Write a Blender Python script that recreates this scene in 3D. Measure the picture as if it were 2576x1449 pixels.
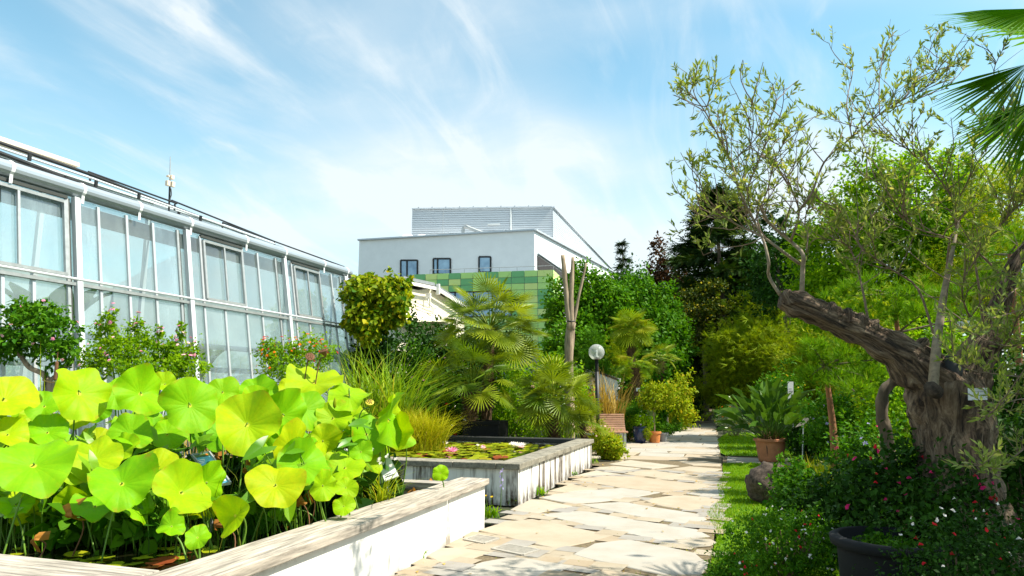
import bpy, math, random
import numpy as np
from mathutils import Vector, Matrix
for _o in list(bpy.data.objects): bpy.data.objects.remove(_o)
SC = bpy.context.scene
COL = SC.collection
# ------------------------------------------------------------------ camera
F_PX, CX, CY = 1700.0, 1288.0, 724.5      # photograph measured on a 2576 x 1449 grid
PITCH = math.atan(258.5/F_PX)
YAW = math.radians(18.1)                  # the path runs along +Y, the camera looks 18 degrees left of it
EYE = Vector((0, 0, 1.55))
cam_d = bpy.data.cameras.new('camera'); cam = bpy.data.objects.new('camera', cam_d); COL.objects.link(cam)
cam_d.sensor_width = 36; cam_d.lens = 36*F_PX/2576; cam_d.clip_end = 2000; cam_d.clip_start = .05
cam.location = EYE; cam.rotation_euler = (math.pi/2+PITCH, 0, YAW)
SC.camera = cam
H = Vector((-math.sin(YAW), math.cos(YAW), 0)); RT = Vector((math.cos(YAW), math.sin(YAW), 0))
FWD = H*math.cos(PITCH)+Vector((0, 0, math.sin(PITCH))); UPV = -H*math.sin(PITCH)+Vector((0, 0, math.cos(PITCH)))
def ray(px, py): return RT*((px-CX)/F_PX)+UPV*((CY-py)/F_PX)+FWD
def G(px, py, z=0.0):                     # the point of height z seen at a place of the photograph
    r = ray(px, py); return EYE+r*((z-EYE.z)/r.z)
def D(px, py, d):                         # the point d metres ahead seen there
    r = ray(px, py); return EYE+r*(d/(r.dot(H)))
def gd(py): return (G(CX, py)-EYE).dot(H)
def mpp(d): return d/F_PX                 # metres per photograph pixel at depth d
# ------------------------------------------------------------------ light
SUN_AZ = Vector((.99, .12, 0)).normalized(); SUN_EL = math.radians(53)
TO_SUN = SUN_AZ*math.cos(SUN_EL)+Vector((0, 0, math.sin(SUN_EL)))
sl = bpy.data.lights.new('sun', 'SUN'); sl.energy = 5.0; sl.angle = math.radians(.5); sl.color = (1, .94, .82)
so = bpy.data.objects.new('sun', sl); COL.objects.link(so); so.location = (20, 10, 30)
so.rotation_euler = (-TO_SUN).to_track_quat('-Z', 'Y').to_euler()
SC.view_settings.view_transform = 'Standard'; SC.view_settings.look = 'None'
SC.view_settings.gamma = 1; SC.view_settings.use_curve_mapping = False; SC.view_settings.exposure = .90
world = bpy.data.worlds.new('World'); SC.world = world; world.use_nodes = True
def world_nodes():
    nt = world.node_tree; N = nt.nodes; L = nt.links; N.clear()
    def n(t, **k):
        o = N.new(t)
        for a, b in k.items(): setattr(o, a, b)
        return o
    def math_(op, a, b=None, c=None):
        o = n('ShaderNodeMath', operation=op)
        for i, v in enumerate((a, b, c)):
            if v is None: continue
            if isinstance(v, (int, float)): o.inputs[i].default_value = v
            else: L.new(v, o.inputs[i])
        return o.outputs[0]
    sky = n('ShaderNodeTexSky', sky_type='NISHITA', sun_disc=False, sun_elevation=SUN_EL,
            sun_rotation=math.atan2(TO_SUN.x, TO_SUN.y), air_density=1.0, dust_density=.6, ozone_density=1.6)
    tc = n('ShaderNodeTexCoord'); sx = n('ShaderNodeSeparateXYZ'); L.new(tc.outputs['Generated'], sx.inputs[0])
    zz = math_('ADD', math_('MAXIMUM', sx.outputs[2], 0.0), .22)
    u = math_('DIVIDE', sx.outputs[0], zz); v = math_('DIVIDE', sx.outputs[1], zz)
    cb = n('ShaderNodeCombineXYZ'); L.new(u, cb.inputs[0]); L.new(v, cb.inputs[1])
    def noise(scale, rot, loc, sc, detail, rough, dist):
        mp = n('ShaderNodeMapping'); L.new(cb.outputs[0], mp.inputs[0])
        mp.inputs['Rotation'].default_value = (0, 0, math.radians(rot)); mp.inputs['Location'].default_value = loc; mp.inputs['Scale'].default_value = sc
        t = n('ShaderNodeTexNoise'); L.new(mp.outputs[0], t.inputs['Vector'])
        t.inputs['Scale'].default_value = scale; t.inputs['Detail'].default_value = detail; t.inputs['Roughness'].default_value = rough; t.inputs['Distortion'].default_value = dist
        return t.outputs[0]
    def ramp(x, a, b):
        o = n('ShaderNodeMapRange', interpolation_type='SMOOTHSTEP'); L.new(x, o.inputs[0])
        o.inputs[1].default_value = a; o.inputs[2].default_value = b; return o.outputs[0]
    broad = noise(.75, 20, (3.1, 1.7, 0), (1, 1, 1), 3, .5, .4)
    wisp = noise(1.25, 12, (1.3, 2.4, 0), (1.9, .62, 1), 7, .56, 1.6)
    wisp2 = noise(1.9, -32, (7.3, 2.4, 0), (2.0, .6, 1), 7, .58, 1.6)
    fine = noise(6, 10, (0, 0, 0), (.7, 1.3, 1), 6, .65, .6)
    m = math_('ADD', math_('MULTIPLY', ramp(broad, .40, .66), .75), math_('MULTIPLY', ramp(wisp, .44, .82), .62))
    m = math_('ADD', m, math_('MULTIPLY', ramp(wisp2, .5, .8), .5))
    m = math_('MULTIPLY', m, math_('ADD', math_('MULTIPLY', fine, .6), .62))
    low = ramp(sx.outputs[2], .52, .02)
    m = math_('ADD', math_('ADD', math_('MULTIPLY', m, .95), .02), math_('MULTIPLY', low, .48))
    cl = n('ShaderNodeClamp'); L.new(m, cl.inputs[0]); cl.inputs[2].default_value = .86
    hsv = n('ShaderNodeMix', data_type='RGBA', blend_type='MULTIPLY'); hsv.inputs[0].default_value = 1
    L.new(sky.outputs[0], hsv.inputs[6]); hsv.inputs[7].default_value = SKY_TINT
    mx = n('ShaderNodeMix', data_type='RGBA'); L.new(cl.outputs[0], mx.inputs[0]); L.new(hsv.outputs[2], mx.inputs[6]); mx.inputs[7].default_value = CLOUD_COL
    bg = n('ShaderNodeBackground'); L.new(mx.outputs[2], bg.inputs[0]); bg.inputs[1].default_value = .115
    out = n('ShaderNodeOutputWorld'); L.new(bg.outputs[0], out.inputs[0])
SKY_TINT = (.98, 1.36, 1.14, 1); CLOUD_COL = (4.6, 4.9, 5.0, 1)
world_nodes()
SC.cycles.max_bounces = 10; SC.cycles.transparent_max_bounces = 16; SC.cycles.sample_clamp_indirect = 6

# ------------------------------------------------------------------ materials
MATS = {}
def nodes_of(name):
    m = bpy.data.materials.new(name); m.use_nodes = True; nt = m.node_tree
    return m, nt, nt.nodes['Principled BSDF']
def tex(nt, scale, detail=4, rough=.6, vec='Object', sc=(1, 1, 1), dist=0):
    tc = nt.nodes.new('ShaderNodeTexCoord'); mp = nt.nodes.new('ShaderNodeMapping'); t = nt.nodes.new('ShaderNodeTexNoise')
    nt.links.new(tc.outputs[vec], mp.inputs[0]); mp.inputs['Scale'].default_value = sc; nt.links.new(mp.outputs[0], t.inputs['Vector'])
    t.inputs['Scale'].default_value = scale; t.inputs['Detail'].default_value = detail; t.inputs['Roughness'].default_value = rough; t.inputs['Distortion'].default_value = dist
    return t.outputs[0]
def ramp(nt, x, stops, interp='LINEAR'):
    r = nt.nodes.new('ShaderNodeValToRGB'); e = r.color_ramp; e.interpolation = interp
    while len(e.elements) < len(stops): e.elements.new(.5)
    for el, (p, c) in zip(e.elements, stops): el.position = p; el.color = (*c, 1) if len(c) == 3 else c
    if x is not None: nt.links.new(x, r.inputs[0])
    return r.outputs[0]
def mixc(nt, fac, a, b, mode='MIX'):
    m = nt.nodes.new('ShaderNodeMix'); m.data_type = 'RGBA'; m.blend_type = mode
    for i, v in ((0, fac), (6, a), (7, b)):
        if isinstance(v, (int, float)): m.inputs[i].default_value = v
        elif isinstance(v, tuple): m.inputs[i].default_value = (*v, 1) if len(v) == 3 else v
        else: nt.links.new(v, m.inputs[i])
    return m.outputs[2]
def mth(nt, op, a, b=None):
    o = nt.nodes.new('ShaderNodeMath'); o.operation = op
    for i, v in enumerate((a, b)):
        if v is None: continue
        if isinstance(v, (int, float)): o.inputs[i].default_value = v
        else: nt.links.new(v, o.inputs[i])
    return o.outputs[0]
def bump(nt, p, h, s, d=.02):
    b = nt.nodes.new('ShaderNodeBump'); b.inputs['Strength'].default_value = s; b.inputs['Distance'].default_value = d
    nt.links.new(h, b.inputs['Height']); nt.links.new(b.outputs[0], p.inputs['Normal'])
def mat(name, col, rough=.6, metal=0, var=.25, scale=6, bmp=.15, spec=.4, sc=(1, 1, 1), vec='Object', col2=None):
    m, nt, p = nodes_of(name)
    t = tex(nt, scale, 5, .62, vec, sc)
    c2 = col2 or tuple(c*(1-var) for c in col); c1 = tuple(min(1, c*(1+var*.4)) for c in col)
    nt.links.new(ramp(nt, t, [(.3, c2), (.7, c1)]), p.inputs['Base Color'])
    p.inputs['Roughness'].default_value = rough; p.inputs['Metallic'].default_value = metal; p.inputs['Specular IOR Level'].default_value = spec
    if bmp: bump(nt, p, t, bmp, .01)
    MATS[name] = m; return m
def leafmat(name, c1, c2, c3=None, trans=.35, rough=.55, spec=.10, tint=(1.2, 1.15, .4), rnd='island'):
    """each leaf of a mass draws its own colour between c1 and c2 (c3 for a few); thin, so the sun shines through"""
    m, nt, p = nodes_of(name); N = nt.nodes; L = nt.links
    if rnd == 'island': src = N.new('ShaderNodeNewGeometry').outputs['Random Per Island']
    else: src = N.new('ShaderNodeObjectInfo').outputs['Random']
    st = [(0, c1), (.85, c2)] if c3 is None else [(0, c1), (.8, c2), (.9, c2), (.95, c3)]
    col = ramp(nt, src, st)
    n2 = tex(nt, 1.3, 2, .5)
    col = mixc(nt, ramp(nt, n2, [(.35, (0, 0, 0)), (.65, (1, 1, 1))]), col, mixc(nt, 1.0, col, (1.2, 1.12, .9), 'MULTIPLY'))
    L.new(col, p.inputs['Base Color']); p.inputs['Roughness'].default_value = rough; p.inputs['Specular IOR Level'].default_value = spec
    tr = N.new('ShaderNodeBsdfTranslucent'); L.new(mixc(nt, 1.0, col, tint, 'MULTIPLY'), tr.inputs[0])
    ms = N.new('ShaderNodeMixShader'); ms.inputs[0].default_value = trans
    L.new(p.outputs[0], ms.inputs[1]); L.new(tr.outputs[0], ms.inputs[2]); L.new(ms.outputs[0], N['Material Output'].inputs[0])
    MATS[name] = m; return m
M = MATS
leafmat('leaf_deep', (.009, .038, .003), (.026, .085, .006), trans=.25)
leafmat('leaf_shaded', (.004, .014, .002), (.012, .032, .004), trans=.12, spec=.05)  # greens darkened so their colour carries the deep shade at the path's end
leafmat('leaf_maple', (.012, .035, .003), (.07, .10, .005), (.34, .28, .01), trans=.25)
leafmat('leaf_mid', (.026, .12, .003), (.085, .215, .006), trans=.35)
leafmat('leaf_bright', (.085, .235, .004), (.23, .39, .008), trans=.58)
leafmat('leaf_fresh', (.035, .145, .003), (.105, .25, .006), trans=.38)
leafmat('leaf_lime', (.15, .26, .006), (.30, .36, .010), (.42, .36, .02), trans=.42)
leafmat('leaf_gold', (.12, .22, .004), (.33, .38, .008), (.45, .38, .02), trans=.4)
leafmat('leaf_vine', (.03, .13, .004), (.30, .36, .008), (.55, .47, .02), trans=.38)
leafmat('leaf_olive', (.15, .245, .05), (.31, .40, .11), (.46, .47, .22), trans=.40, tint=(1.2, 1.1, .5))
leafmat('leaf_red', (.035, .022, .010), (.09, .045, .020), (.14, .05, .02), trans=.25)
leafmat('leaf_grey', (.11, .16, .10), (.22, .27, .18), trans=.25)
leafmat('leaf_feather', (.11, .21, .004), (.27, .35, .008), (.32, .36, .01), trans=.4)
leafmat('needle', (.05, .16, .003), (.16, .32, .007), (.2, .27, .01), trans=.35)
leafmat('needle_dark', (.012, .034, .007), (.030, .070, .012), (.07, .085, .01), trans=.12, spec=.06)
leafmat('palm_leaf', (.085, .165, .007), (.27, .34, .012), trans=.35, rough=.38, rnd='object', spec=.28)
leafmat('palm_bright', (.13, .24, .008), (.27, .35, .012), (.3, .29, .02), trans=.42, rough=.4, rnd='object')
leafmat('palm_near', (.06, .21, .004), (.14, .31, .006), trans=.4, rough=.35)
leafmat('grass_green', (.045, .15, .005), (.12, .24, .008), (.3, .28, .03), trans=.35)
leafmat('lawn_blade', (.10, .24, .002), (.20, .35, .004), (.28, .34, .01), trans=.35)
leafmat('reed_light', (.09, .21, .008), (.24, .36, .02), (.40, .38, .06), trans=.35)
leafmat('grass_gold', (.22, .29, .006), (.44, .42, .012), (.5, .38, .05), trans=.35)
leafmat('grass_dry', (.22, .15, .03), (.5, .36, .10), (.3, .16, .04), trans=.25)
leafmat('reed_dark', (.012, .045, .004), (.05, .12, .008), (.18, .20, .03), trans=.25)
leafmat('paddle_leaf', (.035, .095, .010), (.075, .16, .016), trans=.25, rough=.35, rnd='object', spec=.28)
leafmat('arrow_leaf', (.08, .23, .006), (.20, .38, .010), trans=.42, rough=.35, rnd='object', spec=.28)
leafmat('pad_leaf', (.13, .18, .010), (.28, .32, .012), (.22, .05, .02), trans=.1, rough=.3, rnd='object', spec=.28)
leafmat('withered', (.20, .08, .02), (.42, .20, .04), (.5, .3, .06), trans=.3, rnd='object')
for nm, c in (('petal_pink', (.75, .30, .50)), ('petal_orange', (.85, .16, .01)), ('petal_white', (.80, .76, .78)), ('petal_red', (.55, .012, .03)), ('petal_magenta', (.60, .02, .16)),
              ('petal_lilac', (.42, .36, .75)), ('petal_yellow', (.80, .52, .02)), ('petal_blush', (.82, .55, .62)), ('petal_crimson', (.35, .008, .015))):
    leafmat(nm, c, tuple(min(.95, x*1.15) for x in c), trans=.3, tint=(1, 1, 1), rough=.6)
mat('bark', (.13, .095, .06), .9, var=.55, scale=14, bmp=.6, sc=(1, 1, .25))
mat('bark_pale', (.36, .275, .185), .9, var=.6, scale=18, bmp=.35, sc=(1, 1, .15))
mat('bark_red', (.30, .13, .055), .9, var=.5, scale=18, bmp=.5, sc=(1, 1, .2))
mat('twig', (.22, .155, .10), .85, var=.3, scale=20, bmp=.2)
mat('twig_pale', (.30, .24, .165), .85, var=.45, scale=30, bmp=.2)
mat('palm_fibre', (.13, .075, .035), .95, var=.6, scale=22, bmp=.8, sc=(1, 1, .4))
mat('stalk', (.10, .20, .012), .5, var=.25, scale=8, bmp=0)
mat('soil', (.055, .040, .026), .95, var=.5, scale=9, bmp=.6)
mat('aluminium', (.50, .52, .53), .38, metal=.35, var=.12, scale=5, bmp=.03)
mat('white_metal', (.57, .60, .61), .45, var=.08, scale=3, bmp=.0)
mat('galvanised', (.40, .42, .42), .5, metal=.5, var=.2, scale=9, bmp=.05)
mat('dark_metal', (.015, .015, .015), .45, var=.2, scale=9, bmp=.05)
mat('rubber_seal', (.05, .055, .05), .7, var=.2)
mat('peach_panel', (.72, .60, .46), .7, var=.1)
mat('cream_paint', (.78, .72, .56), .6, var=.06, scale=3, bmp=.03)
mat('white_paint', (.80, .79, .75), .6, var=.05, scale=3, bmp=.03)
mat('interior_screen', (.56, .66, .64), .9, var=.35, scale=.8, bmp=0)
mat('facade_white', (.85, .86, .86), .8, var=.05, scale=1.2, bmp=.02)
mat('cladding_grey', (.52, .56, .60), .45, var=.04, scale=2, bmp=0, metal=.2)
mat('roof_slate', (.24, .26, .27), .6, var=.2, scale=5)
for nm, c in (('panel_dark', (.18, .48, .19)), ('panel_mid', (.52, .80, .24)), ('panel_light', (.70, .82, .27))): mat(nm, c, .55, var=.06, scale=2, bmp=0)
mat('terracotta', (.50, .20, .10), .75, var=.25, scale=7, bmp=.12)
mat('terracotta_orange', (.58, .20, .05), .7, var=.2, scale=7, bmp=.08)
mat('blue_glaze', (.012, .03, .10), .18, var=.35, scale=4, bmp=.03, spec=.6)
mat('grey_pot', (.30, .30, .30), .6, var=.15)
mat('black_tub', (.009, .0095, .011), .9, var=.25, scale=5, bmp=.08)
mat('bench_wood', (.36, .19, .11), .6, var=.35, scale=12, bmp=.1, sc=(.12, 1, 1))
mat('grey_wood', (.44, .385, .315), .9, var=.72, scale=34, bmp=.35, sc=(1, .08, 1))
mat('grey_wood_across', (.42, .37, .31), .9, var=.72, scale=34, bmp=.35, sc=(.08, 1, 1))
mat('coping_dark', (.030, .031, .030), .6, var=.3, scale=10, bmp=.1, sc=(.1, 1, 1))
mat('concrete', (.42, .40, .35), .85, var=.25, scale=8, bmp=.1)
mat('boulder_stone', (.085, .062, .045), .95, var=.85, scale=22, bmp=1.0)
mat('sign_white', (.80, .80, .80), .4, var=.02, bmp=0)
mat('sign_ink', (.03, .03, .03), .6, var=.1, bmp=0)
mat('sign_blue', (.16, .46, .58), .35, var=.35, scale=4, bmp=0, col2=(.06, .26, .40))
mat('sign_green', (.04, .20, .05), .4, var=.3, bmp=0)
mat('sign_orange', (.7, .2, .03), .4, var=.1, bmp=0)
mat('label_olive', (.085, .14, .03), .5, var=.1, bmp=0)
mat('seed_head', (.55, .46, .03), .6, var=.15, scale=10, bmp=.1)
mat('louvre_grey', (.10, .09, .09), .6, var=.2)
mat('gutter_metal', (.36, .41, .45), .30, metal=.35, var=.1, scale=1.5, bmp=.02)
mat('grate_iron', (.36, .33, .28), .7, var=.3, scale=20, bmp=.1)
mat('seed_brown', (.17, .075, .03), .8, var=.4, scale=12, bmp=.3)
mat('rope', (.40, .26, .10), .9, var=.4, scale=30, bmp=.3)
mat('purple_salvia', (.24, .16, .5), .7, var=.2)
def special():
    # white render, dirty near the ground and under the coping
    def render_wall(name, top, streak):
        m, nt, p = nodes_of(name); L = nt.links
        tc = nt.nodes.new('ShaderNodeTexCoord'); sx = nt.nodes.new('ShaderNodeSeparateXYZ'); L.new(tc.outputs['Object'], sx.inputs[0])
        big = tex(nt, 2.2, 5, .6); fine = tex(nt, 14, 4, .7)
        if streak:
            run = tex(nt, 5.5, 5, .68, 'Object', (1, 1, .07)); run2 = tex(nt, 15, 4, .7, 'Object', (1, 1, .16))
            s = mth(nt, 'MULTIPLY', ramp(nt, run, [(.44, (0, 0, 0)), (.56, (1, 1, 1))]), ramp(nt, run2, [(.34, (.25, .25, .25)), (.52, (1, 1, 1))]))
            s = mth(nt, 'MULTIPLY', s, ramp(nt, tex(nt, 1.1, 2), [(.30, (.5, .5, .5)), (.55, (1, 1, 1))]))
            foot = mth(nt, 'MULTIPLY', ramp(nt, sx.outputs[2], [(.0, (1, 1, 1)), (.22, (0, 0, 0))]), ramp(nt, fine, [(.35, (.2, .2, .2)), (.65, (1, 1, 1))]))
            d = mth(nt, 'MINIMUM', mth(nt, 'ADD', s, mth(nt, 'MULTIPLY', foot, .7)), 1.0)
            dirt = (.055, .032, .014)
        else:
            foot = mth(nt, 'MULTIPLY', ramp(nt, sx.outputs[2], [(.0, (1, 1, 1)), (.13, (0, 0, 0))]), ramp(nt, big, [(.35, (0, 0, 0)), (.65, (.8, .8, .8))]))
            spk = ramp(nt, fine, [(.66, (0, 0, 0)), (.74, (.35, .35, .35))])
            cyy = mth(nt, 'ABSOLUTE', mth(nt, 'SUBTRACT', sx.outputs[1], 6.60))
            wob = mth(nt, 'ADD', mth(nt, 'MULTIPLY', mth(nt, 'SUBTRACT', .5, sx.outputs[2]), .10), .012)
            st = mth(nt, 'MULTIPLY', mth(nt, 'LESS_THAN', cyy, mth(nt, 'MULTIPLY', wob, mth(nt, 'ADD', fine, .4))), ramp(nt, fine, [(.3, (.2, .2, .2)), (.7, (.75, .75, .75))]))
            lip = mth(nt, 'MULTIPLY', ramp(nt, sx.outputs[2], [(.40, (0, 0, 0)), (.47, (.7, .7, .7))]), ramp(nt, tex(nt, 3, 5, .7), [(.5, (0, 0, 0)), (.62, (.9, .9, .9))]))
            d = mth(nt, 'MINIMUM', mth(nt, 'ADD', mth(nt, 'ADD', foot, spk), mth(nt, 'ADD', st, lip)), .85)
            dirt = (.20, .16, .11)
        base = ramp(nt, big, [(.3, (.74, .72, .67)), (.7, (.82, .80, .76))])
        L.new(mixc(nt, d, base, dirt), p.inputs['Base Color']); p.inputs['Roughness'].default_value = .9; bump(nt, p, fine, .15, .01)
        M[name] = m
    render_wall('white_render', .5, False); render_wall('stained_render', .5, True)
    # weathered concrete coping
    m, nt, p = nodes_of('coping_stone'); t = tex(nt, 5, 6, .7); t2 = tex(nt, 30, 3, .7)
    c = mixc(nt, ramp(nt, t2, [(.45, (0, 0, 0)), (.7, (.7, .7, .7))]), ramp(nt, t, [(.3, (.10, .092, .075)), (.5, (.25, .225, .17)), (.72, (.34, .31, .25))]), (.07, .065, .05))
    nt.links.new(c, p.inputs['Base Color']); p.inputs['Roughness'].default_value = .9; bump(nt, p, t2, .4, .01); M['coping_stone'] = m
    # slabs and cobbles: every stone its own tone
    def stone(name, stops, dark):
        m, nt, p = nodes_of(name); oi = nt.nodes.new('ShaderNodeObjectInfo')
        c = ramp(nt, oi.outputs['Random'], stops, 'CONSTANT'); g = tex(nt, 160, 2, .8); b = tex(nt, 2.3, 5, .65)
        c = mixc(nt, ramp(nt, g, [(.55, (0, 0, 0)), (.75, (.55, .55, .55))]), c, mixc(nt, 1.0, c, dark, 'MULTIPLY'))
        c = mixc(nt, ramp(nt, b, [(.34, (.5, .5, .5)), (.60, (0, 0, 0))]), c, mixc(nt, 1.0, c, (.78, .72, .64), 'MULTIPLY'))
        nt.links.new(c, p.inputs['Base Color']); p.inputs['Roughness'].default_value = .85; p.inputs['Specular IOR Level'].default_value = .25; bump(nt, p, g, .2, .004); M[name] = m
    stone('slab_stone', [(0, (.385, .325, .245)), (.36, (.39, .345, .275)), (.6, (.375, .35, .305)), (.82, (.375, .31, .23))], (.6, .55, .5))
    stone('cobble_stone', [(0, (.33, .265, .185)), (.25, (.29, .27, .24)), (.5, (.34, .285, .21)), (.7, (.29, .27, .245)), (.85, (.36, .31, .235))], (.55, .5, .45))
    m, nt, p = nodes_of('path_bed'); t = tex(nt, 22, 6, .7)
    nt.links.new(ramp(nt, t, [(.3, (.06, .042, .02)), (.5, (.13, .095, .05)), (.7, (.22, .17, .095))]), p.inputs['Base Color']); p.inputs['Roughness'].default_value = .95; bump(nt, p, t, .5, .01); M['path_bed'] = m
    m, nt, p = nodes_of('ground_soil'); t = tex(nt, .6, 6, .65)
    nt.links.new(ramp(nt, t, [(.3, (.018, .022, .008)), (.55, (.03, .035, .012)), (.75, (.05, .05, .02))]), p.inputs['Base Color']); p.inputs['Roughness'].default_value = 1; M['ground_soil'] = m
    m, nt, p = nodes_of('lawn_soil'); t = tex(nt, 6, 6, .65)
    nt.links.new(ramp(nt, t, [(.3, (.07, .17, .003)), (.7, (.13, .25, .005))]), p.inputs['Base Color']); p.inputs['Roughness'].default_value = 1; M['lawn_soil'] = m
    # pond water
    m, nt, p = nodes_of('pond_water'); p.inputs['Base Color'].default_value = (.012, .013, .005, 1); p.inputs['Roughness'].default_value = .06; p.inputs['Specular IOR Level'].default_value = .5
    bump(nt, p, tex(nt, 9, 3, .5), .06, .01); M['pond_water'] = m
    # greenhouse glass: dusty, partly clear
    def glass(name, dust, tint, refl=1.0):
        m, nt, p = nodes_of(name); N = nt.nodes; L = nt.links; N.remove(p)
        t = tex(nt, 1.4, 5, .65, 'Object', (1, 1, .35)); t2 = tex(nt, 9, 4, .7, 'Object', (1, 1, .05))
        oi = N.new('ShaderNodeObjectInfo')
        tr = N.new('ShaderNodeBsdfTransparent'); tr.inputs[0].default_value = (*tint, 1)
        gl = N.new('ShaderNodeBsdfGlossy'); gl.inputs['Roughness'].default_value = .02
        fr = N.new('ShaderNodeFresnel'); fr.inputs[0].default_value = 2.9
        m1 = N.new('ShaderNodeMixShader'); L.new(mth(nt, 'MULTIPLY', fr.outputs[0], refl), m1.inputs[0]); L.new(tr.outputs[0], m1.inputs[1]); L.new(gl.outputs[0], m1.inputs[2])
        df = N.new('ShaderNodeBsdfDiffuse'); df.inputs[0].default_value = (.60, .80, .84, 1); L.new(ramp(nt, oi.outputs['Random'], [(0, (.74, .80, .72)), (.5, (.70, .83, .82)), (1, (.60, .80, .90))]), df.inputs[0])
        tl = N.new('ShaderNodeBsdfTranslucent'); tl.inputs[0].default_value = (.62, .84, .88, 1)
        dd = N.new('ShaderNodeMixShader'); dd.inputs[0].default_value = .4; L.new(df.outputs[0], dd.inputs[1]); L.new(tl.outputs[0], dd.inputs[2])
        f = mth(nt, 'MULTIPLY', ramp(nt, t, [(.3, (.25, .25, .25)), (.7, (1, 1, 1))]), mth(nt, 'ADD', mth(nt, 'MULTIPLY', t2, .8), .45))
        f = mth(nt, 'MULTIPLY', f, mth(nt, 'ADD', mth(nt, 'MULTIPLY', oi.outputs['Random'], dust*.9), dust*.55))
        m2 = N.new('ShaderNodeMixShader'); L.new(f, m2.inputs[0]); L.new(m1.outputs[0], m2.inputs[1]); L.new(dd.outputs[0], m2.inputs[2])
        L.new(m2.outputs[0], N['Material Output'].inputs[0]); M[name] = m
    glass('glass_pane', .30, (.84, .96, .97)); glass('glass_roof', .18, (.94, .97, .97), .35)
    m, nt, p = nodes_of('window_glass'); p.inputs['Base Color'].default_value = (.06, .12, .18, 1); p.inputs['Roughness'].default_value = .08; p.inputs['Specular IOR Level'].default_value = 1.0; p.inputs['Metallic'].default_value = .35
    nt.links.new(ramp(nt, tex(nt, .9, 2), [(.3, (.12, .24, .36)), (.7, (.28, .46, .60))]), p.inputs['Base Color']); M['window_glass'] = m
    # globe of clear acrylic, milky with age towards the bottom
    m, nt, p = nodes_of('globe_acrylic'); N = nt.nodes; L = nt.links; N.remove(p)
    tr = N.new('ShaderNodeBsdfTransparent'); tr.inputs[0].default_value = (.93, .95, .93, 1); gl = N.new('ShaderNodeBsdfGlossy'); gl.inputs['Roughness'].default_value = .05
    fr = N.new('ShaderNodeFresnel'); fr.inputs[0].default_value = 1.5; m1 = N.new('ShaderNodeMixShader'); L.new(fr.outputs[0], m1.inputs[0]); L.new(tr.outputs[0], m1.inputs[1]); L.new(gl.outputs[0], m1.inputs[2])
    tl = N.new('ShaderNodeBsdfTranslucent'); tl.inputs[0].default_value = (.85, .87, .82, 1); df = N.new('ShaderNodeBsdfDiffuse'); df.inputs[0].default_value = (.85, .87, .82, 1)
    dd = N.new('ShaderNodeMixShader'); L.new(tl.outputs[0], dd.inputs[1]); L.new(df.outputs[0], dd.inputs[2]); m2 = N.new('ShaderNodeMixShader'); m2.inputs[0].default_value = .28
    L.new(m1.outputs[0], m2.inputs[1]); L.new(dd.outputs[0], m2.inputs[2]); L.new(m2.outputs[0], N['Material Output'].inputs[0]); M['globe_acrylic'] = m
    # lotus leaf: pale centre spot, radiating veins (in the leaf's own coordinates)
    m, nt, p = nodes_of('lotus_leaf'); N = nt.nodes; L = nt.links
    tc = N.new('ShaderNodeTexCoord'); sx = N.new('ShaderNodeSeparateXYZ'); L.new(tc.outputs['Object'], sx.inputs[0])
    ang = mth(nt, 'ARCTAN2', sx.outputs[1], sx.outputs[0]); rad = mth(nt, 'SQRT', mth(nt, 'ADD', mth(nt, 'MULTIPLY', sx.outputs[0], sx.outputs[0]), mth(nt, 'MULTIPLY', sx.outputs[1], sx.outputs[1])))
    fv = mth(nt, 'ABSOLUTE', mth(nt, 'SINE', mth(nt, 'MULTIPLY', ang, 10.0)))
    oi = N.new('ShaderNodeObjectInfo')
    base = ramp(nt, oi.outputs['Random'], [(0, (.15, .42, .002)), (.4, (.21, .47, .002)), (.75, (.30, .50, .002)), (1, (.37, .49, .002))])
    blot = tex(nt, 5, 4, .6); base = mixc(nt, ramp(nt, blot, [(.4, (0, 0, 0)), (.65, (.6, .6, .6))]), base, mixc(nt, 1.0, base, (1.35, 1.08, 1), 'MULTIPLY'))
    vein = mth(nt, 'MULTIPLY', ramp(nt, fv, [(.0, (1, 1, 1)), (.16, (0, 0, 0))]), ramp(nt, rad, [(.0, (.55, .55, .55)), (.9, (.25, .25, .25))]))
    base = mixc(nt, vein, base, mixc(nt, 1.0, base, (1.4, 1.14, 1.6), 'MULTIPLY'))
    rim = mth(nt, 'MULTIPLY', ramp(nt, rad, [(.86, (0, 0, 0)), (.99, (1, 1, 1))]), ramp(nt, tex(nt, 2.2, 4, .7), [(.48, (0, 0, 0)), (.66, (.8, .8, .8))])); base = mixc(nt, rim, base, (.40, .30, .012))
    spot = ramp(nt, rad, [(.05, (1, 1, 1)), (.09, (0, 0, 0))]); base = mixc(nt, spot, base, (.62, .62, .05))
    L.new(base, p.inputs['Base Color']); p.inputs['Roughness'].default_value = .55; p.inputs['Specular IOR Level'].default_value = .16
    tr = N.new('ShaderNodeBsdfTranslucent'); L.new(mixc(nt, 1.0, base, (1.2, 1.15, .5), 'MULTIPLY'), tr.inputs[0]); ms = N.new('ShaderNodeMixShader'); ms.inputs[0].default_value = .40
    L.new(p.outputs[0], ms.inputs[1]); L.new(tr.outputs[0], ms.inputs[2]); L.new(ms.outputs[0], N['Material Output'].inputs[0])
    bump(nt, p, mth(nt, 'ADD', blot, mth(nt, 'MULTIPLY', fv, .6)), .14, .02); M['lotus_leaf'] = m
    # gnarled olive bark
    m, nt, p = nodes_of('olive_bark'); N = nt.nodes; L = nt.links
    at_ = N.new('ShaderNodeAttribute'); at_.attribute_name = 'along'
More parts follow.
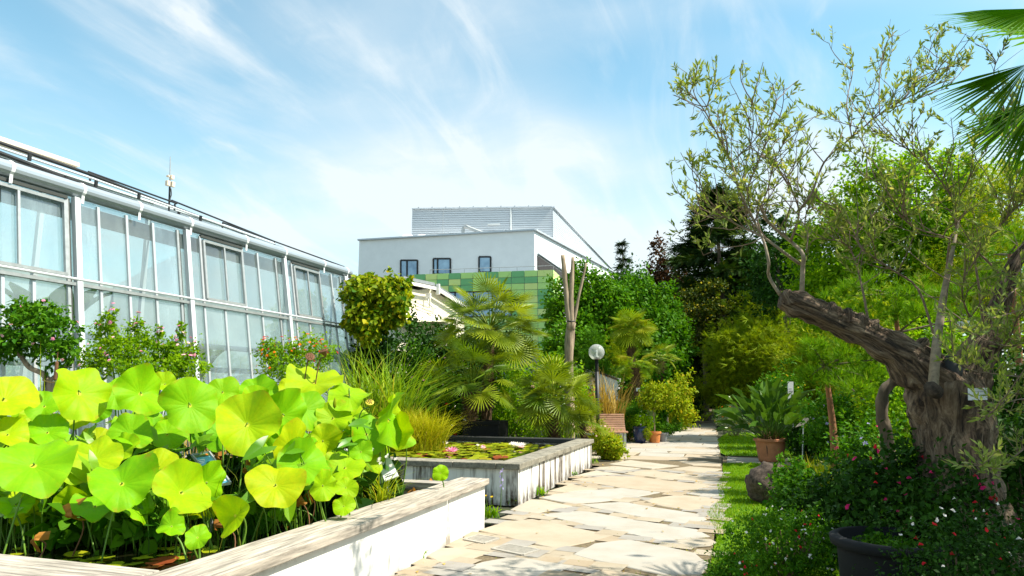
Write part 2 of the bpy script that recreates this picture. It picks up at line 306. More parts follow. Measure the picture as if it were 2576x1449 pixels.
    def nz(scale, zs, detail, dist=.6):
        mp = N.new('ShaderNodeMapping'); L.new(at_.outputs['Vector'], mp.inputs[0]); mp.inputs['Scale'].default_value = (1, 1, zs); t = N.new('ShaderNodeTexNoise'); L.new(mp.outputs[0], t.inputs['Vector'])
        t.inputs['Scale'].default_value = scale; t.inputs['Detail'].default_value = detail; t.inputs['Roughness'].default_value = .68; t.inputs['Distortion'].default_value = dist; return t.outputs[0]
    fis = nz(4.0, .55, 7, 1.0); patch = nz(1.1, .9, 4); fine = nz(16, 1.6, 4)
    c = ramp(nt, fis, [(.36, (.018, .011, .007)), (.45, (.10, .066, .040)), (.54, (.25, .175, .11)), (.70, (.46, .36, .245))])
    c = mixc(nt, ramp(nt, patch, [(.42, (0, 0, 0)), (.62, (.75, .75, .75))]), c, mixc(nt, 1.0, c, (.5, .42, .36), 'MULTIPLY'))
    L.new(c, p.inputs['Base Color']); p.inputs['Roughness'].default_value = .9; bump(nt, p, mth(nt, 'ADD', mth(nt, 'MULTIPLY', fis, 1.6), mth(nt, 'MULTIPLY', fine, .5)), 1.0, .03); M['olive_bark'] = m
special()

# ------------------------------------------------------------------ objects: naming, parenting, meshes
WM = {}
def tag(o, label=None, cat=None, group=None, kind=None):
    for k, v in (('label', label), ('category', cat), ('group', group), ('kind', kind)):
        if v: o[k] = v
    return o
def adopt(o, parent, world=None):
    """parent an object, keeping it where WORLD says"""
    w = world or Matrix.Identity(4); WM[o.name] = w
    if parent is not None:
        o.parent = parent; o.matrix_parent_inverse = WM[parent.name].inverted()
    o.matrix_basis = w
    return o
def thing(name, label, cat, loc=(0, 0, 0), group=None):
    o = bpy.data.objects.new(name, None); COL.objects.link(o); o.empty_display_size = .1
    adopt(o, None, Matrix.Translation(Vector(loc))); return tag(o, label, cat, group)
def put(name, me, parent=None, world=None):
    o = bpy.data.objects.new(name, me); COL.objects.link(o); return adopt(o, parent, world)
def arr(name, v, f, m, smooth=False):
    """mesh from arrays; f is an (n,k) array or a list of such"""
    fs = [x for x in (f if isinstance(f, list) else [f]) if len(x)]
    me = bpy.data.meshes.new(name); me.vertices.add(len(v)); me.vertices.foreach_set('co', np.asarray(v, np.float32).ravel())
    nl = sum(x.size for x in fs); npoly = sum(len(x) for x in fs)
    me.loops.add(nl); me.polygons.add(npoly)
    me.loops.foreach_set('vertex_index', np.concatenate([x.ravel() for x in fs]).astype(np.int32))
    cnt = np.concatenate([np.full(len(x), x.shape[1]) for x in fs]); st = np.concatenate([[0], np.cumsum(cnt)[:-1]])
    me.polygons.foreach_set('loop_start', st.astype(np.int32))
    if smooth: me.polygons.foreach_set('use_smooth', np.ones(npoly, bool))
    me.update(calc_edges=True); me.materials.append(MATS[m] if isinstance(m, str) else m); return me
class MB:
    """collects boxes, prisms, tubes and lathes into ONE mesh"""
    def __init__(s): s.v = []; s.f = []
    def add(s, v, f):
        k = len(s.v); s.v += [tuple(p) for p in v]; s.f += [tuple(i+k for i in q) for q in f]; return s
    def box(s, a, b):
        (x0, y0, z0), (x1, y1, z1) = a, b
        return s.add([(x, y, z) for z in (z0, z1) for y in (y0, y1) for x in (x0, x1)], [(0, 2, 3, 1), (4, 5, 7, 6), (0, 1, 5, 4), (2, 6, 7, 3), (0, 4, 6, 2), (1, 3, 7, 5)])
    def beam(s, p, q, w, h, up=(0, 0, 1)):
        p, q = Vector(p), Vector(q); d = (q-p).normalized(); sd = d.cross(Vector(up))
        sd = (sd if sd.length > 1e-4 else d.orthogonal()).normalized(); u = sd.cross(d)
        return s.add([c+sd*(a*w/2)+u*(b*h/2) for c in (p, q) for a, b in ((-1, -1), (1, -1), (1, 1), (-1, 1))], [(3, 2, 1, 0), (4, 5, 6, 7), (0, 1, 5, 4), (1, 2, 6, 5), (2, 3, 7, 6), (3, 0, 4, 7)])
    def prism(s, poly, z0, z1, inset=0, drop=0):
        n = len(poly); c = sum((Vector((p[0], p[1], 0)) for p in poly), Vector())/n
        v = [(p[0], p[1], z0) for p in poly]
        if inset:
            v += [(p[0], p[1], z1-drop) for p in poly]
            for p in poly:
                d = Vector((p[0], p[1], 0))-c; L = max(d.length, 1e-3); q = c+d*(max(.2, L-inset)/L); v.append((q.x, q.y, z1))
        else: v += [(p[0], p[1], z1) for p in poly]
        f = []; rings = len(v)//n
        for r in range(rings-1): f += [(r*n+i, r*n+(i+1) % n, (r+1)*n+(i+1) % n, (r+1)*n+i) for i in range(n)]
        f.append(tuple(range((rings-1)*n, rings*n))); f.append(tuple(range(n-1, -1, -1)))
        return s.add(v, f)
    def quadbox(s, c4, thick):
        """a plate: four corners and a thickness along its normal"""
        c4 = [Vector(c) for c in c4]; nn = (c4[1]-c4[0]).cross(c4[3]-c4[0]).normalized()*thick
        return s.add(c4+[c+nn for c in c4], [(3, 2, 1, 0), (4, 5, 6, 7), (0, 1, 5, 4), (1, 2, 6, 5), (2, 3, 7, 6), (3, 0, 4, 7)])
    def tube(s, pts, rad, n=8, cap=True, wob=None):
        v, f = tube(pts, rad, n, wob); k = len(pts); s_ = [tuple(q) for q in f]
        if cap: s_ += [tuple(range(n-1, -1, -1)), tuple(range((k-1)*n, k*n))]
        return s.add(v, s_)
    def lathe(s, prof, c=(0, 0, 0), n=20):
        v = []; f = []
        for r, z in prof: v += [(c[0]+r*math.cos(2*math.pi*i/n), c[1]+r*math.sin(2*math.pi*i/n), c[2]+z) for i in range(n)]
        for k in range(len(prof)-1): f += [(k*n+i, k*n+(i+1) % n, (k+1)*n+(i+1) % n, (k+1)*n+i) for i in range(n)]
        if prof[0][0] > 0: f.append(tuple(range(n-1, -1, -1)))
        if prof[-1][0] > 0: f.append(tuple(range((len(prof)-1)*n, len(prof)*n)))
        return s.add(v, f)
    def mesh(s, name, m, smooth=False, bevel=0):
        me = bpy.data.meshes.new(name); me.from_pydata([tuple(p) for p in s.v], [], s.f); me.update()
        if smooth: me.polygons.foreach_set('use_smooth', np.ones(len(me.polygons), bool))
        me.materials.append(MATS[m] if isinstance(m, str) else m); return me
    def build(s, name, m, parent=None, smooth=False, bevel=0):
        o = put(name, s.mesh(name, m, smooth), parent)
        if bevel:
            b = o.modifiers.new('bevel', 'BEVEL'); b.width = bevel; b.segments = 2; b.limit_method = 'ANGLE'
        return o
def tube(pts, rad, n=8, wob=None):
    P = [Vector(p) for p in pts]; K = len(P); v = []; up = None
    if not hasattr(rad, '__len__'): rad = [rad]*K
    for i in range(K):
        t = (P[min(i+1, K-1)]-P[max(i-1, 0)]).normalized()
        if up is None: up = t.orthogonal().normalized()
        up = (up-t*up.dot(t)); up = up.normalized() if up.length > 1e-5 else t.orthogonal().normalized(); b = t.cross(up)
        for j in range(n):
            a = 2*math.pi*j/n; r = rad[i]*(wob(i, a, P[i]) if wob else 1); v.append(P[i]+(up*math.cos(a)+b*math.sin(a))*r)
    f = [(i*n+j, i*n+(j+1) % n, (i+1)*n+(j+1) % n, (i+1)*n+j) for i in range(K-1) for j in range(n)]
    return v, f
def spline(pts, k=6):
    """Catmull-Rom through the points (any number of components)"""
    P = [np.array(p, float) for p in pts]; P = [2*P[0]-P[1]]+P+[2*P[-1]-P[-2]]; out = []
    for i in range(1, len(P)-2):
        for j in range(k):
            t = j/k; a, b, c, d = P[i-1], P[i], P[i+1], P[i+2]
            out.append(.5*(2*b+(c-a)*t+(2*a-5*b+4*c-d)*t*t+(3*b-a-3*c+d)*t**3))
    out.append(P[-2]); return out
def nrm(a): return a/np.maximum(np.linalg.norm(a, axis=-1, keepdims=True), 1e-9)
def scatter(tv, tf, pos, yd, nd, sc):
    """copies of a small template, its Y along yd, its Z towards nd"""
    tv = np.asarray(tv, float); tf = np.asarray(tf, int); y = nrm(yd); x = nrm(np.cross(y, nd)); z = np.cross(x, y)
    sc = np.asarray(sc, float).reshape(-1, 1, 1)
    v = pos[:, None, :]+sc*(tv[None, :, 0:1]*x[:, None]+tv[None, :, 1:2]*y[:, None]+tv[None, :, 2:3]*z[:, None])
    f = tf[None]+(np.arange(len(pos))*len(tv))[:, None, None]
    return v.reshape(-1, 3), f.reshape(-1, tf.shape[1])
T_OVAL = ([(0, 0, 0), (-.30, .42, .07), (0, 1, -.04), (.30, .42, .07)], [(0, 2, 1), (0, 3, 2)])
T_LANCE = ([(0, 0, 0), (-.15, .45, .03), (0, 1, -.05), (.15, .45, .03)], [(0, 2, 1), (0, 3, 2)])
T_WILLOW = ([(0, 0, 0), (-.09, .5, .02), (0, 1, -.08), (.09, .5, .02)], [(0, 2, 1), (0, 3, 2)])
T_HEART = ([(0, 0, 0), (-.42, .22, .1), (-.33, .6, .06), (0, 1.0, -.12), (.33, .6, .06), (.42, .22, .1)], [(0, 2, 1), (0, 3, 2), (0, 4, 3), (0, 5, 4)])
def _spray(n, seed, w=.022, spread=1.0, droop=0):
    r = np.random.default_rng(seed); v = []; f = []
    for i in range(n):
        a = r.uniform(0, 6.28); s = r.uniform(.15, spread); d = np.array([math.cos(a)*s, 1.0, math.sin(a)*s]); d = d/np.linalg.norm(d)*r.uniform(.75, 1.05); d[2] -= droop*r.uniform(.5, 1)
        q = np.cross(d, r.normal(size=3)); q = q/np.linalg.norm(q)*w; b = np.array([0, r.uniform(0, .3), 0]); k = len(v)
        v += [b-q, b+q, b+d]; f.append((k, k+1, k+2))
    return v, f
T_NEEDLE = _spray(20, 3, .026, 1.5); T_TUFT = _spray(9, 5, .06, .8); T_FEATHER = _spray(12, 8, .035, .7, .3)
def _sprig(seed):
    """a flat conifer spray: a row of short needles on both sides"""
    v = []; f = []
    for i in range(7):
        t = i/7
        for s in (-1, 1):
            k = len(v); v += [(0, t, 0), (s*.30*(1-t*.6), t+.20, -.05), (0, t+.12, .02)]; f.append((k, k+1, k+2))
    return v, f
T_SPRIG = _sprig(1)
TM = dict(oval=T_OVAL, lance=T_LANCE, willow=T_WILLOW, heart=T_HEART, needle=T_NEEDLE, tuft=T_TUFT, feather=T_FEATHER, sprig=T_SPRIG)
def foliage(rng, blobs, n, size, style, nclump=40, rsub=.3, shell=.55, up=.6, hang=.2, loose=.3):
    """leaves in ragged sprays spread through ellipsoids (x, y, z, rx, ry, rz), some of them loose between the sprays"""
    B = np.array(blobs, float); w = (B[:, 3]*B[:, 5]); w = w/w.sum(); P = []; O = []
    for b, ww in zip(B, w):
        k = max(6, int(nclump*ww*1.6)); m = max(20, int(n*ww)); ml = int(m*loose)
        d = nrm(rng.normal(size=(k, 3))); lump = (1+.16*rng.normal(size=(k, 1))).clip(.6, 1.25); rr = rng.uniform(shell, 1.0, (k, 1))**.6*lump
        c = d*rr*b[3:6]; idx = rng.integers(0, k, m-ml); s = rsub*min(b[3], b[5])*rng.uniform(.5, 1.3, (k, 1))[idx]
        ax = nrm(d+rng.normal(size=(k, 3))*.7+np.array([0, 0, .2]))[idx]; t = rng.normal(size=(m-ml, 1))
        off = (ax*t*.75+rng.normal(size=(m-ml, 3))*.36)*s
        p = c[idx]+off; P.append(p+b[:3]); O.append(nrm(p/b[3:6])+off/s*.6)
        d2 = nrm(rng.normal(size=(ml, 3))); p2 = d2*b[3:6]*(rng.uniform(shell*.5, 1, (ml, 1))**.5)*(1+.08*rng.normal(size=(ml, 1))); P.append(p2+b[:3]); O.append(d2*1.2)
    P = np.concatenate(P); O = np.concatenate(O); k = len(P)
    nd = nrm(O*.8+rng.normal(size=(k, 3))*.55+np.array([0, 0, up])); yd = rng.normal(size=(k, 3))+O*.5-np.array([0, 0, hang])
    return scatter(*TM[style], P, yd, nd, size*rng.uniform(.6, 1.25, k))
def blades(rng, base, h, w, bend, segs=4, up=(0, 0, 1), az=None):
    """arching grass blades as tapering strips"""
    n = len(base); h = h*rng.uniform(.55, 1.1, (n, 1)); az = rng.uniform(0, 6.283, n) if az is None else az
    d = np.stack([np.cos(az), np.sin(az), np.zeros(n)], 1); bd = bend*rng.uniform(.3, 1.2, (n, 1)); sd = np.stack([-np.sin(az), np.cos(az), np.zeros(n)], 1)
    tw = rng.uniform(0, 6.28, n); sd = nrm(sd+.6*np.stack([np.cos(tw), np.sin(tw), np.zeros(n)], 1)); V_ = []
    for i in range(segs+1):
        t = i/segs; c = base+d*(h*bd*t*t)+np.array(up)*(h*(t-.38*bd*t**3)); ww = w*(1-t**1.6)*(.55+.9*t*(1-t)*2)
        V_ += [c-sd*ww, c+sd*ww] if i < segs else [c]
    V_ = np.stack(V_, 1); k = V_.shape[1]; q = [(2*i, 2*i+1, 2*i+3, 2*i+2) for i in range(segs-1)]; o = (np.arange(n)*k)[:, None, None]
    F4 = (np.array(q)[None]+o).reshape(-1, 4) if q else np.zeros((0, 4), int); F3 = (np.array([(2*segs-2, 2*segs-1, 2*segs)])[None]+o).reshape(-1, 3)
    return V_.reshape(-1, 3), [F4, F3]
def stuff(o): o['kind'] = 'stuff'; return o
def inpoly(x, y, poly):
    c = False; n = len(poly)
    for i in range(n):
        (x1, y1), (x2, y2) = poly[i][:2], poly[i-1][:2]
        if (y1 > y) != (y2 > y) and x < (x2-x1)*(y-y1)/(y2-y1)+x1: c = not c
    return c
ZO = dict(A=(0, 314.4), B=(440.2, 377.3), C=(817.6, 490.5), D=(0, 723.2), E=(0, 1086.7), F=(566, 880.4), Gz=(566, 1086.7), H=(943.3, 754.7), I=(1383.5, 754.7), J=(1194.9, 1086.7), K=(1698, 1086.7), L=(1932, 754.7), M=(1932, 1086.7), N=(1932, 377.3))
def Zm(k, x, y): return ZO[k][0]+.25*x, ZO[k][1]+.25*y       # enlarged details of the photograph -> its 2576 grid
def hit(px, py, p0, n):
    r = ray(px, py); p0, n = Vector(p0), Vector(n); return EYE+r*((p0-EYE).dot(n)/r.dot(n))
def RX(px, py, x): return hit(px, py, (x, 0, 0), (1, 0, 0))
rng = np.random.default_rng(7)
# ------------------------------------------------------------------ ground, path, lawn
def sheet(name, poly, z, m, kind='structure'):
    me = bpy.data.meshes.new(name); me.from_pydata([(p[0], p[1], z) for p in poly], [], [tuple(range(len(poly)))]); me.materials.append(M[m]); me.update()
    o = put(name, me); o['kind'] = kind; return o
sheet('ground', [(-500, -60), (500, -60), (500, 700), (-500, 700)], -.05, 'ground_soil')
XR = [(-3, -.2), (6, -.28), (15, -.33), (27, -.73), (45, -1.28), (75, -2.2)]; XL = [(-3, -2.75), (14.3, -2.75), (14.6, -3.5), (22, -3.6), (24, -2.9), (36, -2.75), (45, -2.75), (75, -3.6)]
def ip(t, y): return float(np.interp(y, [a for a, b in t], [b for a, b in t]))
path = sheet('path', [(x, y) for y, x in XR]+[(x, y) for y, x in XL[::-1]], .003, 'path_bed')
sheet('side_path', [(-.34, 15.7), (3.6, 15.9), (3.6, 17.7), (-.36, 17.5)], -.016, 'path_bed')
SLABS = [
 [(380, 1265), (560, 1285), (1005, 1355), (750, 1449), (620, 1600), (-150, 1600), (-330, 1480), (-60, 1360), (100, 1315)],
 [(40, 1000), (300, 905), (570, 885), (900, 945), (1390, 1055), (1250, 1095), (820, 1185), (300, 1060)],
 [(980, 1245), (1200, 1130), (1530, 1090), (1900, 1160), (2230, 1230), (2370, 1330), (2280, 1449), (1900, 1449), (1300, 1320)],
 [(640, 835), (1090, 795), (1400, 855), (1800, 920), (2250, 990), (2370, 1060), (1880, 1098), (1330, 990)],
 [(345, 790), (560, 685), (690, 690), (975, 755), (600, 828)],
 [(650, 665), (1000, 600), (1480, 570), (1870, 615), (1450, 690), (1000, 733), (760, 690)],
 [(1050, 740), (1480, 708), (1950, 785), (2300, 845), (2350, 890), (2100, 930), (1750, 880)],
 [(740, 600), (960, 530), (1240, 578), (880, 614)],
 [(960, 483), (1330, 447), (1620, 455), (2000, 500), (2400, 548), (2250, 572), (1880, 612), (1450, 565)],
 [(1490, 427), (1720, 385), (2100, 430), (2470, 470), (2420, 515), (2000, 482)],
 [(1680, 685), (2050, 637), (2320, 662), (2490, 692), (2330, 762), (2150, 795), (1800, 735)],
 [(2130, 622), (2330, 592), (2500, 592), (2520, 640), (2300, 652)],
 [(1010, 445), (1220, 392), (1470, 430), (1200, 443)],
 [(1180, 367), (1400, 347), (1680, 370), (1430, 400)],
 [(1340, 327), (1560, 287), (2050, 347), (1780, 375)],
 [(1970, 377), (2160, 350), (2490, 376), (2330, 420)],
 [(2120, 1105), (2250, 1085), (2372, 1090), (2350, 1160), (2200, 1172), (2010, 1125)],
 [(1100, 1460), (1290, 1388), (1600, 1440), (1880, 1500), (1700, 1620), (1000, 1620)],
 [(-495, 1250), (-330, 1180), (-60, 1165), (180, 1215), (-60, 1300), (-330, 1325)],
 [(2050, 300), (2300, 292), (2480, 322), (2470, 350), (2200, 340)],
]
slab_poly = []
def slab(poly, parent, name='slab', z=.012, m='slab_stone', sub=True, ins=.012, jit=.010):
    """a flat stone with slightly uneven edges"""
    if sub:
        p2 = []
        for a, b in zip(poly, poly[1:]+poly[:1]):
            L = math.hypot(b[0]-a[0], b[1]-a[1]); k = max(1, int(L/.16))
            for i in range(k):
                t = i/k; p2.append((a[0]+(b[0]-a[0])*t+rng.normal()*jit, a[1]+(b[1]-a[1])*t+rng.normal()*jit))
        poly = p2
    if sum(a[0]*b[1]-b[0]*a[1] for a, b in zip(poly, poly[1:]+poly[:1])) < 0: poly = poly[::-1]
    dz = float(rng.normal()*.001)
    return MB().prism(poly, -.04, z+dz, ins, .007).build(name, m, parent)
for s_ in SLABS:
    poly = [tuple(G(*Zm('J', x, y), 0))[:2] for x, y in s_]; slab_poly.append(poly); slab(poly, path)
y = 13.0; row = 0
while y < 34:                                         # the flags go on up the path
    dep = rng.uniform(.55, .95)*(1 if y < 22 else 1.3); x = ip(XL, y)+.05; xr = ip(XR, y)-.03; sk = rng.uniform(-.12, .12)
    while x < xr-.25:
        w = min(rng.uniform(.8, 1.9), xr-x)
        if xr-x-w < .35: w = xr-x
        g = rng.uniform(.008, .020); j = lambda s=.05: rng.uniform(-s, s)
        poly = [(x+g+j(), y+g+sk*(x+2)), (x+w*.5+j(.1), y+g+sk*(x+w*.5+2)+j(.03)), (x+w-g+j(), y+g+sk*(x+w+2)), (x+w-g+j(), y+dep-g+sk*(x+w+2)), (x+g+j(), y+dep-g+sk*(x+2))]
        mx_, my_ = x+w/2, y+dep/2+sk*(x+w/2+2)
        if not any(inpoly(mx_+(px_-mx_)*.75, my_+(py_-my_)*.75, q) for q in slab_poly[:20] for px_, py_ in poly+[(mx_, my_)]):
            slab(poly, path, sub=(y < 20)); slab_poly.append(poly)
        x += w
    y += dep
for k in range(5): slab([(-.25+k*.78, 15.95+.05*rng.normal()), (.45+k*.78, 15.95+.05*rng.normal()), (.45+k*.78, 17.2+.1*rng.normal()), (-.25+k*.78, 17.25)], bpy.data.objects['side_path'], z=.004)
cob = []
ca, sa = math.cos(math.radians(-9)), math.sin(math.radians(-9))
for r in range(-10, 75):
    xx = -4.5+rng.uniform(0, .2)
    while xx < 1.5:
        w = rng.uniform(.13, .25); yy = 3.2+r*.155; X = xx*ca-yy*sa-1.0; Y = xx*sa+yy*ca
        q = [(X+dx*(w/2-.008)*ca-dy*.068*sa+rng.normal()*.008, Y+dx*(w/2-.008)*sa+dy*.068*ca+rng.normal()*.008) for dx, dy in ((-1, -1), (1, -1), (1, 1), (-1, 1))]
        if 4.4 < Y < 14 and ip(XL, Y)-.05 < X < ip(XR, Y)+.02:
            inn = sum(any(inpoly(a, b, s_) for s_ in slab_poly[:60]) for a, b in q); mid = any(inpoly(X, Y, s_) for s_ in slab_poly[:60])
            if inn == 0 and not mid: cob.append((Y, q))
            elif inn <= 2 and not mid:                 # a smaller stone fills what is left beside a slab
                q2 = [(X+(a-X)*.62, Y+(b-Y)*.62) for a, b in q]
                if not any(inpoly(a, b, s_) for s_ in slab_poly[:60] for a, b in q2): cob.append((Y, q2))
        xx += w
rm = np.random.default_rng(17); ms = []
while len(ms) < 900:
    Y = 5.2+9*rm.random()**1.3; X = ip(XR, Y)-rm.exponential(.45) if rm.random() < .8 else rm.uniform(ip(XL, Y), ip(XR, Y))
    if X > ip(XL, Y) and not any(inpoly(X, Y, s_) for s_ in slab_poly[:60]): ms.append((X, Y, .0))
cob.sort(key=lambda c: c[0])
for Y, q in cob[:290]: slab(q, path, 'cobble', .011+float(rng.normal()*.0015), 'cobble_stone', False, .01)
mb = MB()
for Y, q in cob[290:]: mb.prism(q, -.04, .011, .01, .006)
if cob[290:]: stuff(mb.build('small_cobbles', 'cobble_stone', path))
v, f = blades(rm, np.array(ms), .028, .004, .8, 2); stuff(put('joint_moss', arr('joint_moss', v, f, 'leaf_gold'), path))
fl = np.random.default_rng(19); k = 70; fy = 4.9+10*fl.random(k)**1.2; fx = np.array([ip(XR, b)-abs(fl.normal())*.55 if fl.random() < .65 else ip(XL, b)+abs(fl.normal())*.35 for b in fy])
v, f = scatter(*T_OVAL, np.c_[fx, fy, np.full(k, .021)], np.c_[fl.normal(size=(k, 2)), np.zeros(k)], np.c_[fl.normal(size=(k, 2))*.3, np.ones(k)], fl.uniform(.025, .06, k)); fo = stuff(put('fallen_leaves', arr('fallen_leaves', v, f, 'grass_dry'))); fo['label'] = 'small dry fallen leaves lying on the paved path'
def grate(pts, label):
    p = [G(*Zm('J', *q), .014) for q in pts]; t = thing('drain_grate', label, 'drain', p[0], 'drain grates in the paving')
    f = MB()
    for a, b in zip(p, p[1:]+p[:1]): f.beam(a, b, .03, .02)
    f.build('frame', 'grate_iron', t)
    for k in range(1, 8):
        s = k/8; MB().beam(p[0].lerp(p[1], s), p[3].lerp(p[2], s), .022, .016).build('bar', 'grate_iron', t)
grate([(170, 1180), (330, 1132), (650, 1190), (480, 1240)], 'grey barred drain grate between two large pale slabs, nearer the lawn')
grate([(-110, 1085), (30, 1040), (240, 1075), (90, 1125)], 'grey barred drain grate close to the white planter wall')
def lawn(poly, n, nm):
    b = sheet(nm, poly, -.006, 'lawn_soil'); x0, y0 = np.min(poly, 0); x1, y1 = np.max(poly, 0)
    pts = rng.uniform((x0, y0), (x1, y1), (int(n*1.8), 2)); k = np.array([inpoly(a, c, poly) for a, c in pts]); pts = pts[k][:n]
    base = np.c_[pts, np.full(len(pts), -.01)]; v, f = blades(rng, base, .055, .0055*(y0/9+.4), .5, 2)
    o = put('grass', arr('grass', v, f, 'lawn_blade')); tag(o, None, 'grass', kind='stuff'); o['label'] = 'short bright green grass beside the paved path, '+('near strip' if y0 < 10 else 'far patch behind the terracotta pot')
LAWN1 = [(-.36, 4.6), (-.30, 6.5), (-.26, 8), (-.42, 9.3), (-.28, 10.5), (-.36, 12), (-.30, 13.5), (-.33, 15.6), (.1, 15.85), (.72, 15.9), (1.0, 13.5), (1.1, 11), (1.3, 8), (1.2, 4.6)]
lawn(LAWN1, 42000, 'lawn')
lawn([(-.28, 17.6), (-.44, 18.4), (-.52, 20.5), (-.62, 23), (-.45, 26), (-.1, 27.6), (1.4, 26), (2.0, 21), (1.6, 17.7)], 12000, 'far_lawn')

# ------------------------------------------------------------------ the two raised ponds
WL = .40
def board(a, b, parent, m, name='coping_board'):
    o = MB().box(a, b).build(name, m, parent, bevel=.008); return o
pl = thing('front_planter', 'white rendered raised pond planter topped with weathered grey boards, nearest the camera', 'planter', (-2.85, 3, 0), 'raised white ponds beside the path')
T = .46
MB().box((-3.08, 2.95, -.03), (-2.84, 7.66, T)).build('right_wall', 'white_render', pl)
MB().box((-8.4, 2.95, -.03), (-3.083, 3.2, T)).build('front_wall', 'white_render', pl)
MB().box((-8.4, 7.46, -.03), (-3.083, 7.66, T-.05)).build('rear_wall', 'white_render', pl)
MB().box((-8.6, 2.95, -.03), (-8.403, 7.66, T)).build('left_wall', 'white_render', pl)
board((-3.17, 2.9, T+.002), (-2.79, 6.57, T+.075), pl, 'grey_wood'); board((-3.16, 6.585, T+.004), (-2.795, 7.70, T+.073), pl, 'grey_wood')
board((-6.0, 2.86, T+.004), (-3.176, 3.24, T+.076), pl, 'grey_wood_across'); board((-8.7, 2.86, T+.003), (-6.01, 3.24, T+.074), pl, 'grey_wood_across')
board((-8.6, 7.42, T-.048), (-3.176, 7.62, T+.03), pl, 'grey_wood_across')
w1 = sheet('pond_water', [(-8.4, 3.19), (-3.07, 3.19), (-3.07, 7.47), (-8.4, 7.47)], WL, 'pond_water')
p2 = thing('rear_pond', 'raised lily pond with streaked white walls and grey stone coping', 'pond', (-2.9, 9.2, 0), 'raised white ponds beside the path')
MB().box((-3.16, 9.24, -.03), (-2.93, 14.35, T)).build('right_wall', 'stained_render', p2)
MB().box((-6.9, 9.24, -.03), (-3.163, 9.5, T)).build('front_wall', 'stained_render', p2)
MB().box((-6.9, 14.12, -.03), (-3.163, 14.35, T)).build('rear_wall', 'stained_render', p2)
MB().box((-7.1, 9.24, -.03), (-6.903, 14.35, T)).build('left_wall', 'stained_render', p2)
ys = [9.19, 10.25, 11.3, 12.3, 13.3, 14.42]
for a, b in zip(ys, ys[1:]): board((-3.24, a+.003, T+.002), (-2.89, b-.003, T+.085+float(rng.normal()*.002)), p2, 'coping_stone', 'coping_stone')
xs = [-7.1, -6.6, -5.7, -4.75, -3.9, -3.244]
for a, b in zip(xs, xs[1:]): board((a+.003, 9.19, T+.003), (b-.003, 9.56, T+.084+float(rng.normal()*.002)), p2, 'coping_stone', 'coping_stone'); board((a+.003, 14.08, T+.003), (b-.003, 14.42, T+.09), p2, 'coping_dark', 'coping_stone')  # rear coping has a much darker tone than the other sides
sheet('lily_pond_water', [(-6.9, 9.49), (-3.15, 9.49), (-3.15, 14.13), (-6.9, 14.13)], .44, 'pond_water')

# ------------------------------------------------------------------ greenhouse
def gx(z): return -10.4+.17*(4.75-z)
gh = thing('greenhouse', 'long glass greenhouse with white frame, sloping front and rounded gutter', 'greenhouse', (-9.6, 16.4, 0))
POST = [2.2, 5.2, 8.14, 10.56, 13.68, 16.41]
MUL = [2.9, 3.6, 4.3, 4.9, 5.7, 6.3, 6.95, 7.42, 8.0, 8.59, 9.17, 9.76, 10.36, 10.96, 11.55, 12.22, 12.74, 13.39, 14.01, 14.55, 15.2, 15.77, 16.22]
VENT = [(6.3, 8.0), (10.96, 12.22), (14.01, 15.2)]
def gp(y, z, o=0): return Vector((gx(z)+o, y, z))
for y in POST: MB().beam(gp(y, 0, .06), gp(y, 4.74, .06), .085, .10, (0, 1, 0)).build('post', 'white_metal', gh)
for y in MUL:
    inv = any(a < y < b for a, b in VENT); edge = y in (8.0, 10.36, 13.39, 16.22, 4.9)
    MB().beam(gp(y, .4, .015), gp(y, 4.7 if not inv else 3.30, .015), .036, .05, (0, 1, 0)).build('mullion', 'galvanised' if edge else 'aluminium', gh)
    if edge: MB().beam(gp(y+.05, .4, -.01), gp(y+.05, 4.7, -.01), .05, .03, (0, 1, 0)).build('seal_strip', 'rubber_seal', gh)
for a, b in VENT:
    f = MB(); z0, z1 = 3.40, 4.62; zz = .05
    for y in (a+.06, b-.06): f.beam(gp(y, z0, zz), gp(y, z1, zz), .05, .05, (0, 1, 0))
    f.beam(gp((a+b)/2+.03, z0, zz), gp((a+b)/2+.03, z1, zz), .035, .04, (0, 1, 0))
    for z in (z0, z1): f.beam(gp(a+.06, z, zz), gp(b-.06, z, zz), .05, .05, (1, 0, 0))
    vf = f.build('vent_window', 'galvanised', gh)
    MB().beam(gp(a, 4.71, .03), gp(b, 4.71, .03), .05, .05, (1, 0, 0)).build('seal', 'rubber_seal', vf)
allY = sorted(POST+MUL); allY = [y for y in allY if y not in (7.42, 11.55, 14.55)]
ZB = [.38, 1.55, 3.26]
for a, b in zip(allY, allY[1:]):
    for z0, z1 in ((.38, 3.26), (3.36, 4.74)):
        MB().add([gp(a+.01, z0, -.005), gp(b-.01, z0, -.005), gp(b-.01, z1, -.005), gp(a+.01, z1, -.005)], [(0, 1, 2, 3)]).build('pane', 'glass_pane', gh)
MB().tube([gp(2.2, 3.34, .10), gp(16.5, 3.34, .10)], .022, 8).build('mid_rail', 'white_metal', gh)
MB().beam(gp(2.2, 3.26, .03), gp(16.5, 3.26, .03), .05, .09, (1, 0, 0)).build('transom', 'galvanised', gh)
MB().box((gx(.2)-.1, 1.5, -.03), (gx(.2)+.08, 16.6, .37)).build('plinth', 'concrete', gh)
prof = [(.15*math.cos(a), .135*math.sin(a)) for a in np.linspace(-.7*math.pi, .8*math.pi, 14)]
